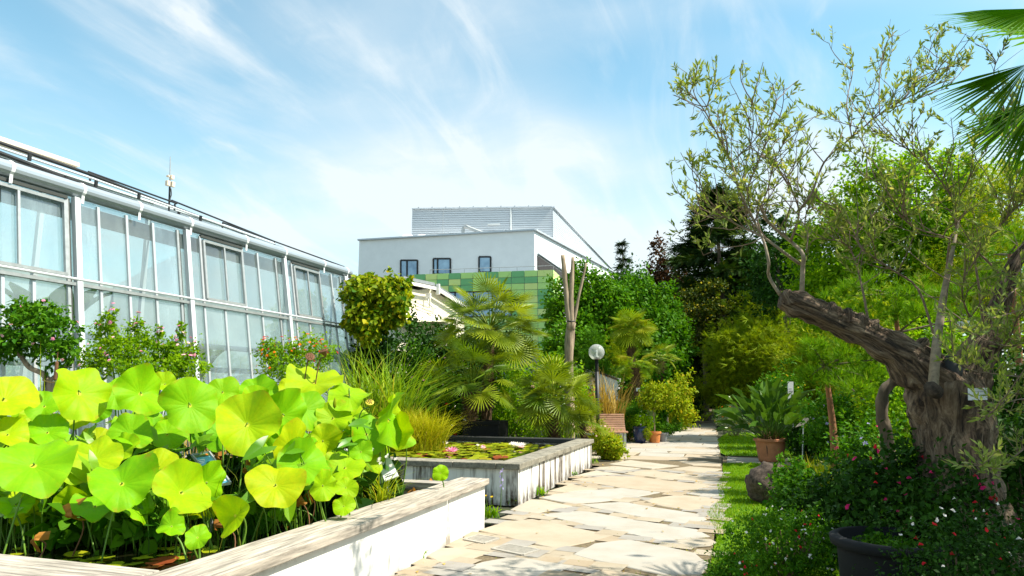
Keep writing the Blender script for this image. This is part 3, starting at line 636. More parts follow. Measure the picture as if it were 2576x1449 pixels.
def strip(prof, y0, y1, x, z, th):
    m = MB(); n = len(prof); P = prof+[(p[0]*(1-th), p[1]*(1-th)) for p in prof[::-1]]; k = len(P)
    v = [(x+p[0], y, z+p[1]) for y in (y0, y1) for p in P]; f = [(i, (i+1) % k, k+(i+1) % k, k+i) for i in range(k)]
    f += [(i, i+1, k-2-i, k-1-i) for i in range(n-1)]+[tuple(k+q for q in (k-1-i, k-2-i, i+1, i)) for i in range(n-1)]
    return m.add(v, f)
strip(prof, 1.5, 16.7, -10.40, 4.89, .08).build('gutter', 'gutter_metal', gh, smooth=False)
for y in (3.4, 4.6, 5.8, 7.0, 8.2, 9.35, 10.6, 12.25, 13.65, 15.3, 16.45):
    p3 = [(.158*math.cos(a), .143*math.sin(a)) for a in np.linspace(-.25*math.pi, .75*math.pi, 9)]
    b = strip(p3, y, y+.055, -10.40, 4.89, .05).box((-10.40+.108, y+.003, 4.66), (-10.40+.118, y+.052, 4.79)).build('gutter_bracket', 'sign_white', gh)
for i, (a, b) in enumerate(zip(POST, POST[1:])):
    MB().quadbox([(-10.56, a+.03, 4.98), (-10.56, b-.03, 4.98), (-14.6, b-.03, 6.48), (-14.6, a+.03, 6.48)], .012).build('roof_pane', 'glass_roof', gh)
    MB().beam((-10.5, b, 4.98), (-14.6, b, 6.50), .06, .05).build('rafter', 'white_metal', gh)
MB().quadbox([(-14.6, 1.8, 6.48), (-14.6, 16.6, 6.48), (-19, 16.6, 4.9), (-19, 1.8, 4.9)], .02).build('rear_roof', 'glass_roof', gh)
MB().box((-19.1, 1.8, 0), (-19, 16.6, 4.9)).build('rear_wall', 'interior_screen', gh)
MB().box((-10.62, 2, 4.42), (-10.56, 16.4, 4.70)).build('head_beam', 'galvanised', gh)
MB().add([(gx(0), 16.55, 0), (-19, 16.55, 0), (-19, 16.55, 4.9), (-14.6, 16.55, 6.46), (-10.5, 16.55, 4.95)], [(0, 1, 2, 3, 4)]).build('end_wall', 'glass_pane', gh)
MB().box((-14.65, 1.8, 6.49), (-14.5, 16.6, 6.53)).build('ridge_cap', 'white_metal', gh)
# rails, wires and blinds on the roof
def roofline(pts, x, r, m, name, n=6):
    return MB().tube([RX(*p, x) for p in pts], r, n).build(name, m, gh)
roofline([(222, 432), (445, 512)], -12.3, .022, 'dark_metal', 'blind_rail'); roofline([(432, 504), (692, 608)], -12.3, .022, 'dark_metal', 'blind_rail'); roofline([(560, 560), (866, 671)], -12.3, .022, 'dark_metal', 'blind_rail')
for px, py in ((228, 436), (440, 513), (560, 562), (690, 609), (856, 668)):
    a = RX(px, py, -12.3); MB().beam(a, a-Vector((0, 0, .16)), .03, .03, (0, 1, 0)).build('rail_support', 'dark_metal', gh)
roofline([(-60, 338), (225, 438), (440, 522), (640, 598)], -12.0, .035, 'dark_metal', 'blind_rail'); roofline([(-60, 352), (235, 450), (450, 527), (690, 613)], -11.7, .025, 'white_metal', 'blind_rail')
roofline([(-60, 362), (165, 447), (360, 518), (690, 622)], -11.4, .04, 'dark_metal', 'blind_rail')
for k, dy in enumerate((0, 7, 14, 20)): roofline([(-60, 376+dy), (180, 452+dy*.7), (455, 542+dy*.4), (700, 628+dy*.2)], -10.9, .011, 'dark_metal', 'cable', 5)
for px, py in ((75, 390), (166, 446), (242, 457), (450, 535), (350, 488), (505, 545), (690, 616)):
    a = RX(px, py, -11.2); MB().box(tuple(a-Vector((.02, .025, .10))), tuple(a+Vector((.02, .025, .02)))).build('rail_bracket', 'dark_metal', gh)
a, b = RX(-40, 342, -13.2), RX(187, 417, -13.2); MB().beam(a, b, .3, .09).build('ridge_flap', 'peach_panel', gh)
for z, o in ((2.46, -.35), (1.98, -.4), (1.55, -.45)): MB().tube([(gx(z)+o, 2, z), (gx(z)+o, 16.3, z)], .055, 10).build('heating_pipe', 'white_metal', gh, smooth=True)
for y in (5.2, 8.2, 10.7, 13.6): MB().beam((-14.6, y, 0), (-14.6, y, 6.4), .1, .1, (0, 1, 0)).build('inner_column', 'white_metal', gh)
def banana(base, n, L, seed, label):
    q = np.random.default_rng(seed); t = thing('banana_plant', label, 'plant', base, 'plants inside the greenhouse')
    MB().tube([tuple(base), tuple(Vector(base)+Vector((0, 0, L*.7)))], [.07, .05], 8).build('stem', 'stalk', t, smooth=True)
    for k in range(n):
        a = k*2.4+q.normal()*.2; mb = MB(); v = []; c0 = Vector(base)+Vector((0, 0, L*.65)); ca, sa_ = math.cos(a), math.sin(a)
        for i in range(8):
            u = i/7; r_ = L*.26*u; z = L*.62*u-L*.30*u*u; w = .20*math.sin(math.pi*min(1, u*.94+.05))**.7
            v += [c0+Vector((ca*r_-sa_*s*w, sa_*r_+ca*s*w, z-abs(s)*.05)) for s in (-1, 0, 1)]
        mb.add(v, [(3*i+j, 3*i+j+1, 3*i+4+j, 3*i+3+j) for i in range(7) for j in (0, 1)]).build('leaf', 'arrow_leaf', t)
banana((-11.2, 8.6, 0), 8, 3.4, 1, 'large leaved banana plant pressed against the inside of the glass by the second white post')
banana((-11.0, 6.9, 0), 8, 1.9, 2, 'low broad leaved plant behind the leftmost lower panes of the greenhouse')
banana((-11.2, 12.0, 0), 8, 2.6, 3, 'broad leaved plant inside the greenhouse behind the middle panes')
banana((-11.2, 14.9, 0), 7, 2.9, 4, 'broad leaved plant inside the greenhouse toward its far end')
an = RX(427, 506, -12.8); at = thing('antenna_mast', 'slim antenna mast with small beige boxes on the greenhouse roof', 'antenna', an)
MB().tube([an-Vector((0, 0, .25)), RX(427, 470, -12.8)], .022, 8).build('lower_pole', 'dark_metal', at); MB().tube([RX(427, 470, -12.8), RX(428.5, 394, -12.8)], [.016, .009], 8).build('whip', 'galvanised', at)
for px, py, w, h in ((422, 461, .09, .13), (434, 464, .09, .13), (432, 446, .09, .10), (423, 443, .05, .05)):
    c = RX(px, py, -12.75); MB().box((c.x-.04, c.y-w/2, c.z-h/2), (c.x+.04, c.y+w/2, c.z+h/2)).build('junction_box', 'peach_panel', at, bevel=.01)
MB().tube(spline([RX(430, 474, -12.74), RX(431, 490, -12.74), RX(428, 500, -12.74), RX(430, 508, -12.74)], 5), .012, 6).build('cable', 'rubber_seal', at)

# ------------------------------------------------------------------ the building behind
bd = thing('clinic_building', 'white flat-roofed building with grey clad top and green chequered panels', 'building', tuple(D(1344, 980, 60))[:2]+(0,))
def block(cs, z0, z1): return MB().prism([c[:2] for c in cs], z0, z1)
wl, wr = D(904, 605.5, 64.1), D(1344, 580, 60); zt = (wl.z+wr.z)/2; wr2 = D(1543, 690, 82); wr2.z = zt
wl2 = wl+(wr2-wr)
block([wl, wr, wr2, wl2], 0, zt).build('white_block', 'facade_white', bd)
fn = Vector((-(wr-wl).y, (wr-wl).x, 0)).normalized(); fn = -fn if fn.dot(H) > 0 else fn                # front normal
rn = Vector(((wr2-wr).y, -(wr2-wr).x, 0)).normalized(); rn = -rn if rn.dot(RT) < 0 else rn
ua = (wr-wl).normalized(); ua.z = 0
MB().beam(wl+Vector((0, 0, .06))-ua*.1+fn*.05, wr+Vector((0, 0, .06))+ua*.1+fn*.05, .35, .14).build('parapet_cap', 'cladding_grey', bd)
MB().beam(wr+Vector((0, 0, .06))+rn*.05, wr2+Vector((0, 0, .06))+rn*.05, .35, .14).build('parapet_cap', 'cladding_grey', bd)
def window(px0, py0, px1, py1, split, off=.02):
    a, b, c, d = [hit(x, y, wl, fn) for x, y in ((px0, py1), (px1, py1), (px1, py0), (px0, py0))]
    f = MB(); w = .13
    for p, q in ((a, b), (b, c), (c, d), (d, a)): f.beam(p+fn*.05, q+fn*.05, w, .14, fn.cross(q-p))
    if split:
        p, q = a.lerp(b, split), d.lerp(c, split); f.beam(p+fn*.06, q+fn*.06, w, .14, fn.cross(q-p))
        p, q = a.lerp(d, .45), b.lerp(c, .45)
    fr = f.build('window', 'dark_metal', bd)
    MB().quadbox([a+fn*off, b+fn*off, c+fn*off, d+fn*off], .03).build('pane', 'window_glass', fr)
window(1008.9, 655, 1050.6, 701, .38); window(1090.9, 651, 1133.4, 690, .25); window(1205.6, 646.5, 1234.6, 685, 0)
# dark louvred window band on the sunny side
lo = MB()
for k in range(12):
    t = k/12; p, q = hit(1351, 645+t*33, wr, rn), hit(1415, 689+t*26, wr, rn); lo.beam(p+rn*.06, q+rn*.06, .12, .05)
lo.build('louvre_band', 'louvre_grey', bd)
p, q = hit(1351, 638, wr, rn), hit(1500, 740, wr, rn); MB().beam(p+rn*.1, q+rn*.1, .25, .12).build('canopy_edge', 'cladding_grey', bd)
gl, gr = D(1037.6, 528, 66.9), D(1388, 523, 66); gzt = (gl.z+gr.z)/2; gr2 = D(1543, 684, (gzt-1.55)*1700/(983-684)); gr2.z = gzt
block([gl, gr, gr2, gl+(gr2-gr)], zt-.5, gzt).build('metal_block', 'roof_slate', bd)
gn = Vector((-(gr-gl).y, (gr-gl).x, 0)).normalized(); gn = -gn if gn.dot(H) > 0 else gn
sn = Vector(((gr2-gr).y, -(gr2-gr).x, 0)).normalized(); sn = -sn if sn.dot(RT) < 0 else sn
ns = 19; hs = (gzt-zt+.5)/ns
for k in range(ns):
    z = zt-.5+hs*(k+.46)
    for a, b, nn in ((gl, gr, gn), (gr, gr2, sn)):
        A, B_ = a.copy(), b.copy(); A.z = B_.z = z; MB().beam(A+nn*.06, B_+nn*.06, .10, hs*.84).build('cladding_strip', 'cladding_grey', bd)
MB().beam(gl+Vector((0, 0, .05))+gn*.1, gr+Vector((0, 0, .05))+gn*.1, .4, .12).build('roof_edge', 'cladding_grey', bd); MB().beam(gr+Vector((0, 0, .06))+sn*.1, gr2+Vector((0, 0, .06))+sn*.1, .4, .12).build('roof_edge', 'cladding_grey', bd)
for k in range(10):
    p = gl.lerp(gr, .03+k*.099); MB().beam(p, p+Vector((.25, 0, .28)), .06, .06).build('roof_hook', 'galvanised', bd)
p = hit(1285, 523, gl, gn)+gn*.2; MB().tube([p, Vector((p.x, p.y, zt-.3))], .09, 8).build('downpipe', 'white_metal', bd)
p, q = hit(1227, 566, gl, gn)+gn*.2, hit(1257, 564.5, gl, gn)+gn*.2; MB().beam(p, q, .2, .12).build('roof_lamp', 'white_metal', bd)
def rail(p, q, n, h, parent=bd):
    m = MB(); m.tube([p+Vector((0, 0, h)), q+Vector((0, 0, h))], .025, 6)
    for k in range(n+1): a = p.lerp(q, k/n); m.tube([a, a+Vector((0, 0, h))], .02, 5)
    m.build('railing', 'galvanised', parent)
rail(wl.lerp(wr, .06)-fn*1.2, wl.lerp(wr, .97)-fn*1.2, 14, .45)
for px in (1026, 1062, 1098):
    c = D(px, 585, 65.5); MB().lathe([(0, .55), (.45, .5), (.75, .25), (.8, 0), (.8, -.9)], (c.x, c.y, zt+.35), 14).build('skylight_dome', 'sign_white', bd)
c = D(1165, 585, 64); MB().tube(spline([(c.x, c.y, zt-.2), (c.x, c.y, zt+1.1), (c.x+.3, c.y, zt+1.35), (c.x+.8, c.y, zt+1.1), (c.x+3, c.y+.5, zt+.2)], 3), .18, 8).build('vent_pipe', 'galvanised', bd)
c = D(1225, 585, 63); MB().box((c.x-1.9, c.y-.5, zt-.1), (c.x+1.9, c.y+.5, zt+.55)).build('air_unit', 'cladding_grey', bd)
c = D(1114, 585, 64); MB().tube([(c.x, c.y, zt), (c.x, c.y, zt+3.2)], .025, 5).build('lightning_rod', 'galvanised', bd)
# the green chequered wing
el, er = D(1042.6, 690.5, 57.3), D(1389.4, 678, 55); ezt = (el.z+er.z)/2; el.z = er.z = ezt; eb = hit(1389, 878, er, (0, 0, 0) if False else tuple(fn)).z
en = Vector((-(er-el).y, (er-el).x, 0)).normalized(); en = -en if en.dot(H) > 0 else en
back = -en*3.2+Vector((.15, 0, 0)); ztop = ezt-.06
block([el, er, er+back, el+back], 0, ztop).build('green_block', 'roof_slate', bd)
cols = [900, 1017, 1137, 1258, 1380, 1503, 1630, 1757, 1887, 2015, 2145, 2287]; cf = [(c-900)/(2287-900) for c in cols]
PAT = ['dlmdmmdmdml', 'mmdldmldddm', 'dmlddmdmmlm', 'mdlmdlmdmmd', 'lmdmlmdmmld', 'dmlmdmlmlmd', 'mldmlmdmdml', 'dmlmdlmlmmd', 'mlmdmlmdlmm', 'dmmlmdmlmdl', 'mdlmmldmmlm', 'lmdmlmdlmmd', 'mlmdmlmmdlm']
PM = dict(d='panel_dark', m='panel_mid', l='panel_light'); ph = (ezt-hit(1389, 683, er, en).z)*16.2/5
ph = (ezt-hit(1389.4, 678+66*.25, er, en).z)
for r in range(13):
    for k in range(11):
        if 3 <= r <= 6 and 2 <= k <= 7: continue
        a, b = el.lerp(er, cf[k]), el.lerp(er, cf[k+1]); z1 = ezt-r*ph-.02; z0 = z1-ph+.035; g = ua*.02
        MB().quadbox([Vector((a.x, a.y, z0))+g, Vector((b.x, b.y, z0))-g, Vector((b.x, b.y, z1))-g, Vector((a.x, a.y, z1))+g], -.06 if False else .06).build('facade_panel', PM[PAT[r][k]], bd)
    for k in range(4):
        a, b = er+back*(k/4), er+back*((k+1)/4); z1 = ezt-r*ph-.02; z0 = z1-ph+.035; c4 = [Vector((a.x, a.y, z0)), Vector((b.x, b.y, z0)), Vector((b.x, b.y, z1)), Vector((a.x, a.y, z1))]
        MB().quadbox([c+Vector((.02, 0, 0)) for c in c4], .06).build('facade_panel', PM['lmld'[(k+r*2) % 4] if r % 3 else 'mlml'[k]], bd)
wa, wb = el.lerp(er, cf[2]), el.lerp(er, cf[8])
for k in range(4):
    a, b = wa.lerp(wb, k/4), wa.lerp(wb, (k+1)/4); f = MB(); z1 = ezt-3*ph-.05; z0 = ezt-7*ph
    cs = [Vector((a.x, a.y, z0)), Vector((b.x, b.y, z0)), Vector((b.x, b.y, z1)), Vector((a.x, a.y, z1))]
    for p, q in zip(cs, cs[1:]+cs[:1]): f.beam(p+en*.04, q+en*.04, .12, .10, en.cross(q-p))
    fr = f.build('window', 'dark_metal', bd); MB().quadbox([c+en*.03 for c in cs], .02).build('pane', 'window_glass', fr)
rail(el.lerp(er, .1)-en*.6, er-en*.6, 7, .45)
# ------------------------------------------------------------------ cream house, link roof, low glasshouses
hs_ = thing('cream_house', 'low cream boarded house with grey pitched roof behind the large fan palm', 'house', tuple(D(1090, 980, 27))[:2]+(0,))
hd = lambda px: 24+(px-1000)/168*6.0
wp = [(1000, 720), (1055, 730), (1081, 726), (1168, 779), (1168, 1000), (1000, 1000)]; dd = H*5-RT*3
fr_ = [D(x, y, hd(x)) for x, y in wp]; fr_[4].z = fr_[5].z = 0; n = len(fr_)
MB().add(fr_+[p+dd for p in fr_], [tuple(range(n-1, -1, -1)), tuple(range(n, 2*n))]+[(i, (i+1) % n, n+(i+1) % n, n+i) for i in range(n)]).build('wall', 'cream_paint', hs_)
off = RT*.06-H*.03
for k in range(7):
    y0 = 742+k*9; p, q = D(1004, y0, hd(1004))+off*.15, D(1166, y0+5, hd(1166))+off*.15; q.z = p.z
    if q.z < fr_[3].z-.05 or True: MB().beam(p, p.lerp(q, min(1.0, .45+.09*k)), .02, .014).build('wall_board_joint', 'grey_wood', hs_)
def HP(x, y, o=0.5): return D(x, y, hd(x))+off*o*8
MB().quadbox([HP(1000, 704), HP(1080, 720), HP(1080, 720)+dd, HP(1000, 704)+dd], .12).build('roof', 'roof_slate', hs_)
MB().quadbox([HP(1083, 722), HP(1172, 779), HP(1172, 779)+dd, HP(1083, 722)+dd], .10).build('roof', 'roof_slate', hs_)
MB().beam(HP(1000, 711, .6), HP(1079, 727, .6), .05, .12).build('fascia', 'white_paint', hs_); MB().beam(HP(1085, 729, .6), HP(1172, 784, .6), .05, .14).build('fascia', 'white_paint', hs_)
MB().beam(HP(1082, 716, .7), HP(1082, 742, .7), .14, .1, (0, 1, 0)).build('gable_end', 'white_paint', hs_)
aw = [(1018, 772), (1056, 781), (1094, 791), (1134, 802)]; ab = [(985, 806, 22.8), (1032, 806, 23.8), (1084, 806, 25.2), (1140, 806, 26.8)]
for k in range(3): MB().quadbox([HP(*aw[k], 0), HP(*aw[k+1], 0), D(*ab[k+1]), D(*ab[k])], .03).build('awning_panel', 'cream_paint', hs_)
MB().beam(D(*ab[0]), D(*ab[3]), .06, .1).build('awning_edge', 'cream_paint', hs_)
wlmp = thing('wall_lantern', 'small white wall lantern under the eaves of the cream house', 'lantern', HP(1074, 780, .6))
c = HP(1074, 778, .7); MB().lathe([(0, -.22), (.12, -.2), (.14, 0), (.17, .05), (.05, .12), (0, .14)], c, 10).build('lantern_body', 'sign_white', wlmp); c2 = HP(1066, 745, .4); MB().box(tuple(c2-Vector((.1, .05, .08))), tuple(c2+Vector((.1, .05, .1)))).build('junction_box', 'sign_white', wlmp)
MB().tube([c2, HP(1062, 765, .5), c], .02, 5).build('bracket', 'galvanised', wlmp)
lr = thing('link_roof', 'flat dark roof with brick coping between greenhouse and cream house', 'roof', D(930, 712, 22))
p, q = D(878, 711, 19.5), D(985, 711, 24); MB().add([p, q, q+H*6, p+H*6]+[v+Vector((0, 0, .13)) for v in (p, q, q+H*6, p+H*6)], [(0, 3, 2, 1), (4, 5, 6, 7), (0, 1, 5, 4), (1, 2, 6, 5), (2, 3, 7, 6), (3, 0, 4, 7)]).build('roof_slab', 'roof_slate', lr)
MB().beam(p+Vector((0, 0, .16)), q+Vector((0, 0, .16)), .12, .05).build('coping', 'bark_red', lr)
MB().tube([p+Vector((.3, .6, 0)), Vector((p.x+.3, p.y+.6, 0))], .05, 8).build('post', 'dark_metal', lr); q2 = q+Vector((-1.6, .5, 0)); MB().tube([q2, Vector((q2.x, q2.y, 0))], .05, 8).build('post', 'dark_metal', lr)
def low_house(px0, py0, px1, py1, pxr, pyr, d0, d1, label):
    e0 = D(px0, py0, d0); e1 = D(px1, py1, d1); e1.z = e0.z; r0 = D(pxr, pyr, d0+1.5); up = Vector((0, 0, 1))
    t = thing('low_glasshouse', label, 'glasshouse', (e0.x, e0.y, 0), 'low glasshouses along the path'); rd = (r0-e0); r1 = e1+rd
    MB().add([(e0.x, e0.y, 0), (e1.x, e1.y, 0), tuple(e1), tuple(e0)], [(0, 1, 2, 3)]).build('side_wall', 'white_paint', t)
    MB().add([(e0.x, e0.y, 0), tuple(e0), tuple(r0), (r0.x, r0.y, 0)], [(0, 1, 2, 3)]).build('end_wall', 'white_paint', t)
    k = 6
    for i in range(k):
        a, b = e0.lerp(e1, i/k), e0.lerp(e1, (i+1)/k); MB().quadbox([a, b, b+rd, a+rd], .03).build('roof_pane', 'glass_roof', t); MB().beam(a+up*.03, a+rd+up*.03, .06, .06).build('glazing_bar', 'galvanised' if i else 'dark_metal', t)
    MB().beam(e0+up*.02, e1+up*.02, .1, .12).build('eave', 'cream_paint', t); MB().beam(r0+up*.05, r1+up*.05, .12, .1).build('ridge', 'white_metal', t)
low_house(1556, 958, 1598, 968, 1446, 916, 23.5, 32, 'low white glasshouse with pale glass roof behind the black lamp post')
low_house(1650, 962, 1672, 966, 1598, 945, 33, 44, 'farther low white glasshouse between the two small palms')
# ------------------------------------------------------------------ trees and shrubs
def trunk_to(t, base, tops, r0, m='bark', name='limb', seed=0, trunk_top=None):
    r = np.random.default_rng(seed); base = Vector(base); top = Vector(trunk_top)
    pts = spline([tuple(base-Vector((0, 0, .1))), tuple(base.lerp(top, .5)+Vector((r.normal()*.06*r0*8, r.normal()*.06*r0*8, 0))), tuple(top)], 5)
    MB().tube(pts, np.linspace(r0*1.15, r0*.65, len(pts)), 10).build('trunk', m, t, smooth=True)
    for q in tops:
        q = Vector(q); mid = top.lerp(q, .5)+Vector((0, 0, .12*(q-top).length)); pts = spline([tuple(top-Vector((0, 0, r0))), tuple(mid), tuple(q)], 5)
        MB().tube(pts, np.linspace(r0*.5, r0*.12, len(pts)), 7).build(name, m, t, smooth=True)
def blobpx(lst):
    out = []
    for cx, cy, rx, ry, d in lst:
        c = D(cx, cy, d); s = d/F_PX; out.append((c.x, c.y, c.z, rx*s, rx*s*.9, ry*s))
    return out
def tree(name, label, cat, px, d, blobs, n, size, style, m, r0=.2, group=None, seed=1, nclump=60, rsub=.3, bark='bark', shell=.55, world=None, **kw):
    r = np.random.default_rng(seed); B = world or blobpx(blobs); base = D(px, 900, d) if world is None else Vector((px, d, 0)); base.z = 0
    t = thing(name, label, cat, base, group); zl = min(b[2]-b[5]*.6 for b in B); cz = sum(b[2] for b in B)/len(B)
    tt = Vector((base.x, base.y, max(.6, min(cz, zl+.4*(cz-zl)))))
    trunk_to(t, base, [b[:3] for b in B], r0, bark, seed=seed, trunk_top=tt)
    v, f = foliage(r, B, n, size, style, nclump, rsub, shell, **kw); stuff(put('crown', arr('crown', v, f, m), t)); return t
def flower_mesh(kind, m):
    mb = MB(); r = random.Random(4)
    if kind == 'head':                                # a domed head of many small florets
        for i in range(14):
            a = i*2.4; q = math.sqrt(i/14)*.5; z = .28*(1-q*2*q); c = Vector((math.cos(a)*q, math.sin(a)*q, z)); w = .17
            mb.add([c+Vector((w*math.cos(a+k*1.5708), w*math.sin(a+k*1.5708), .04*(k % 2))) for k in range(4)]+[c+Vector((0, 0, .09)), c-Vector((0, 0, .12))], [(0, 1, 4), (1, 2, 4), (2, 3, 4), (3, 0, 4), (1, 0, 5), (2, 1, 5), (3, 2, 5), (0, 3, 5)])
    elif kind == 'lip':                               # a two-lipped sage flower
        mb.add([(0, 0, 0), (-.12, .2, .1), (.12, .2, .1), (0, .45, .22), (-.38, .75, -.15), (.38, .75, -.15), (0, 1.0, -.38), (0, .6, .42), (-.15, .5, .3), (.15, .5, .3)],
               [(0, 2, 1), (1, 2, 3), (1, 3, 4), (2, 5, 3), (3, 6, 4), (3, 5, 6), (3, 8, 7), (3, 7, 9), (1, 3, 8), (2, 9, 3)])
    elif kind == 'star':
        for k in range(6):
            a = k*math.pi/3; u = Vector((math.cos(a), math.sin(a), 0)); s = Vector((-u.y, u.x, 0)); mb.add([(0, 0, 0), u*.5+s*.2+Vector((0, 0, .15)), u*1.0+Vector((0, 0, .1)), u*.5-s*.2+Vector((0, 0, .15))], [(0, 3, 2), (0, 2, 1)])
    elif kind == 'lily':                              # pointed petals in three rings
        for ring, (nn, tilt, L) in enumerate(((9, .35, 1.0), (8, .75, .9), (6, 1.1, .7))):
            for k in range(nn):
                a = 2*math.pi*(k+.5*ring)/nn; u = Vector((math.cos(a)*math.cos(tilt), math.sin(a)*math.cos(tilt), math.sin(tilt))); s = Vector((-math.sin(a), math.cos(a), 0))*.17*L
                mb.add([u*.05, u*.55*L+s, u*L, u*.55*L-s, u*.5*L-Vector((0, 0, .07))], [(0, 4, 1), (1, 4, 2), (2, 4, 3), (3, 4, 0)])
    return mb.mesh('flower', m)
FM = {}
def fm(kind, m):
    if (kind, m) not in FM: FM[(kind, m)] = flower_mesh(kind, m)
    return FM[(kind, m)]
def place(me, name, parent, p, zdir, s, spin=0.0, ydir=None):
    z = Vector(zdir).normalized(); y = Vector(ydir) if ydir is not None else z.orthogonal(); y = (y-z*y.dot(z)).normalized(); x = y.cross(z)
    R = Matrix((x, y, z)).transposed().to_4x4() @ Matrix.Rotation(spin, 4, 'Z')
    S = Matrix.Diagonal((s, s, s, 1)) if not hasattr(s, '__len__') else Matrix.Diagonal((*s, 1))
    return put(name, me, parent, Matrix.Translation(Vector(p)) @ R @ S)
def shrub(name, label, cat, cx, top, rx, d, n, size, style, m, group=None, seed=1, flowers=None, zmin=0.0, nclump=30, rsub=.34, shell=.35, stems=5, bark='twig', up=.6, hang=.2, wide=1.0, base=None):
    """a bush from the ground to TOP (photograph rows), RX half as wide as it is seen"""
    r = np.random.default_rng(seed); c = D(cx, top, d); s = d/F_PX; zt = c.z; R = rx*s; h = (zt-zmin)/2; b = (c.x, c.y, zmin+h*1.02, R, R*wide, h)
    t = thing(name, label, cat, (c.x, c.y, base if base is not None else zmin), group)
    for k in range(stems):
        a = r.uniform(0, 6.28); q = R*.5*r.random(); e = Vector((c.x+math.cos(a)*q, c.y+math.sin(a)*q*wide, zmin+h*r.uniform(1.0, 1.6)))
        MB().tube(spline([(c.x+math.cos(a)*q*.25, c.y+math.sin(a)*q*.25, zmin-.03), tuple(Vector((c.x, c.y, zmin)).lerp(e, .5)+Vector((math.cos(a)*.05, math.sin(a)*.05, 0))), tuple(e)], 3), np.linspace(max(.008, R*.03), max(.004, R*.01), 7), 5).build('stem', bark, t)
    v, f = foliage(r, [b], n, size, style, nclump, rsub, shell, up, hang); stuff(put('foliage', arr('foliage', v, f, m), t))
    if flowers:
        cnt, kind, ms, fs = flowers[:4]; lo = flowers[4] if len(flowers) > 4 else 0.0
        for k in range(cnt):
            dv = nrm(r.normal(size=3)+np.array([.25, -.7, .55])); dv[2] = dv[2] if dv[2] > lo-.5 else abs(dv[2])
            p = np.array(b[:3])+dv*np.array(b[3:6])*r.uniform(.88, 1.06); zz_ = nrm(dv+np.array([0, -.2, .5])+r.normal(size=3)*.3)
            place(fm(kind, ms[k % len(ms)]), 'flower', t, p, zz_, fs*r.uniform(.75, 1.2), r.uniform(0, 6.28))
    return t
# --- far trees
tree('deciduous_tree', 'dense rich green tree with upright leafy crown right behind the bare pruned trunk', 'tree', 1450, 29, [(1430, 780, 65, 95, 29), (1490, 770, 80, 90, 29), (1445, 870, 80, 90, 28), (1530, 810, 75, 90, 30)], 24000, .18, 'oval', 'leaf_fresh', .22, 'garden trees', 11, 90)
tree('deciduous_tree', 'rounded dark green tree behind the windmill palm', 'tree', 1625, 31, [(1590, 755, 70, 70, 31), (1650, 790, 65, 70, 31), (1680, 870, 60, 110, 32), (1610, 870, 85, 100, 30)], 24000, .18, 'oval', 'leaf_mid', .22, 'garden trees', 12, 90)
tree('deciduous_tree', 'tall bright green tree lit from behind, right of the dark conifer', 'tree', 2290, 21, [(2120, 580, 100, 110, 22), (2220, 500, 130, 105, 21), (2340, 510, 140, 125, 21), (2480, 520, 140, 120, 20), (2250, 640, 160, 140, 21), (2420, 660, 170, 140, 20), (2080, 680, 110, 120, 22), (2160, 800, 150, 120, 21), (2380, 810, 170, 130, 20)], 52000, .15, 'oval', 'leaf_bright', .2, 'garden trees', 13, 150, .28)
tree('deciduous_tree', 'yellowish green tree with fine drooping leaves at the right edge', 'tree', 2500, 17, [(2530, 530, 110, 130, 17), (2560, 690, 120, 140, 16.5), (2440, 720, 110, 120, 17)], 17000, .13, 'willow', 'leaf_lime', .14, 'garden trees', 14, 90, .3)
tree('deciduous_tree', 'mid green leafy tree between the dark conifer and the bright tree', 'tree', 1985, 30, [(1950, 690, 75, 90, 31), (2010, 640, 60, 80, 30), (2000, 760, 110, 110, 34), (1940, 610, 55, 70, 33), (1950, 860, 100, 110, 36)], 20000, .20, 'oval', 'leaf_deep', .2, 'garden trees', 15, 80)
tree('purple_beech', 'sparse reddish brown tree at the left of the dark conifer', 'tree', 1670, 44, [(1652, 655, 22, 60, 44), (1690, 700, 40, 55, 44), (1660, 750, 40, 50, 44)], 3000, .24, 'oval', 'leaf_red', .2, None, 16, 60, .4)
tree('layered_maple', 'small tree with golden tipped layers in front of the dark conifer', 'tree', 1770, 36, [(1740, 745, 48, 22, 36), (1790, 722, 52, 20, 36), (1760, 780, 60, 20, 35), (1800, 770, 50, 18, 35.5), (1730, 800, 55, 18, 35), (1800, 812, 50, 16, 35), (1750, 850, 70, 26, 35.5), (1800, 860, 60, 24, 36)], 8000, .17, 'oval', 'leaf_maple', .14, None, 17, 70, .35, shell=.2)
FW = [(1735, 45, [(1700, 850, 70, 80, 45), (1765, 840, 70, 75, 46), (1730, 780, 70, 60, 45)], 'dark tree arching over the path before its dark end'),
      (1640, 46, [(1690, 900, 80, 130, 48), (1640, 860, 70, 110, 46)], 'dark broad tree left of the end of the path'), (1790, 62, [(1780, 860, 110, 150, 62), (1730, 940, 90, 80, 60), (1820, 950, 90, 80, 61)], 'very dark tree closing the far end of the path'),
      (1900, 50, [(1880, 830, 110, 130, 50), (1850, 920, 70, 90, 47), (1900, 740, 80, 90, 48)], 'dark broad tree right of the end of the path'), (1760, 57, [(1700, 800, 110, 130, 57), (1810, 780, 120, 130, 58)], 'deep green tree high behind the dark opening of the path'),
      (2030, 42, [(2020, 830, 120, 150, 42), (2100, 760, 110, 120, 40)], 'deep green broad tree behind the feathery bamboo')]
for k, (px, d, bl, lb) in enumerate(FW): tree('dark_tree', lb, 'tree', px, d, bl, 14000, .36, 'oval', 'leaf_shaded', .3, 'dark trees around the end of the path', 30+k, 60, .42, shell=.2)
r_ = np.random.default_rng(5)
B = [(x, y, 4.5, 5, 4, 6.5) for x, y in ((-16, 70), (-8, 74), (0, 76), (8, 74), (16, 70), (24, 66), (31, 58), (-3, 66), (4, 66))]
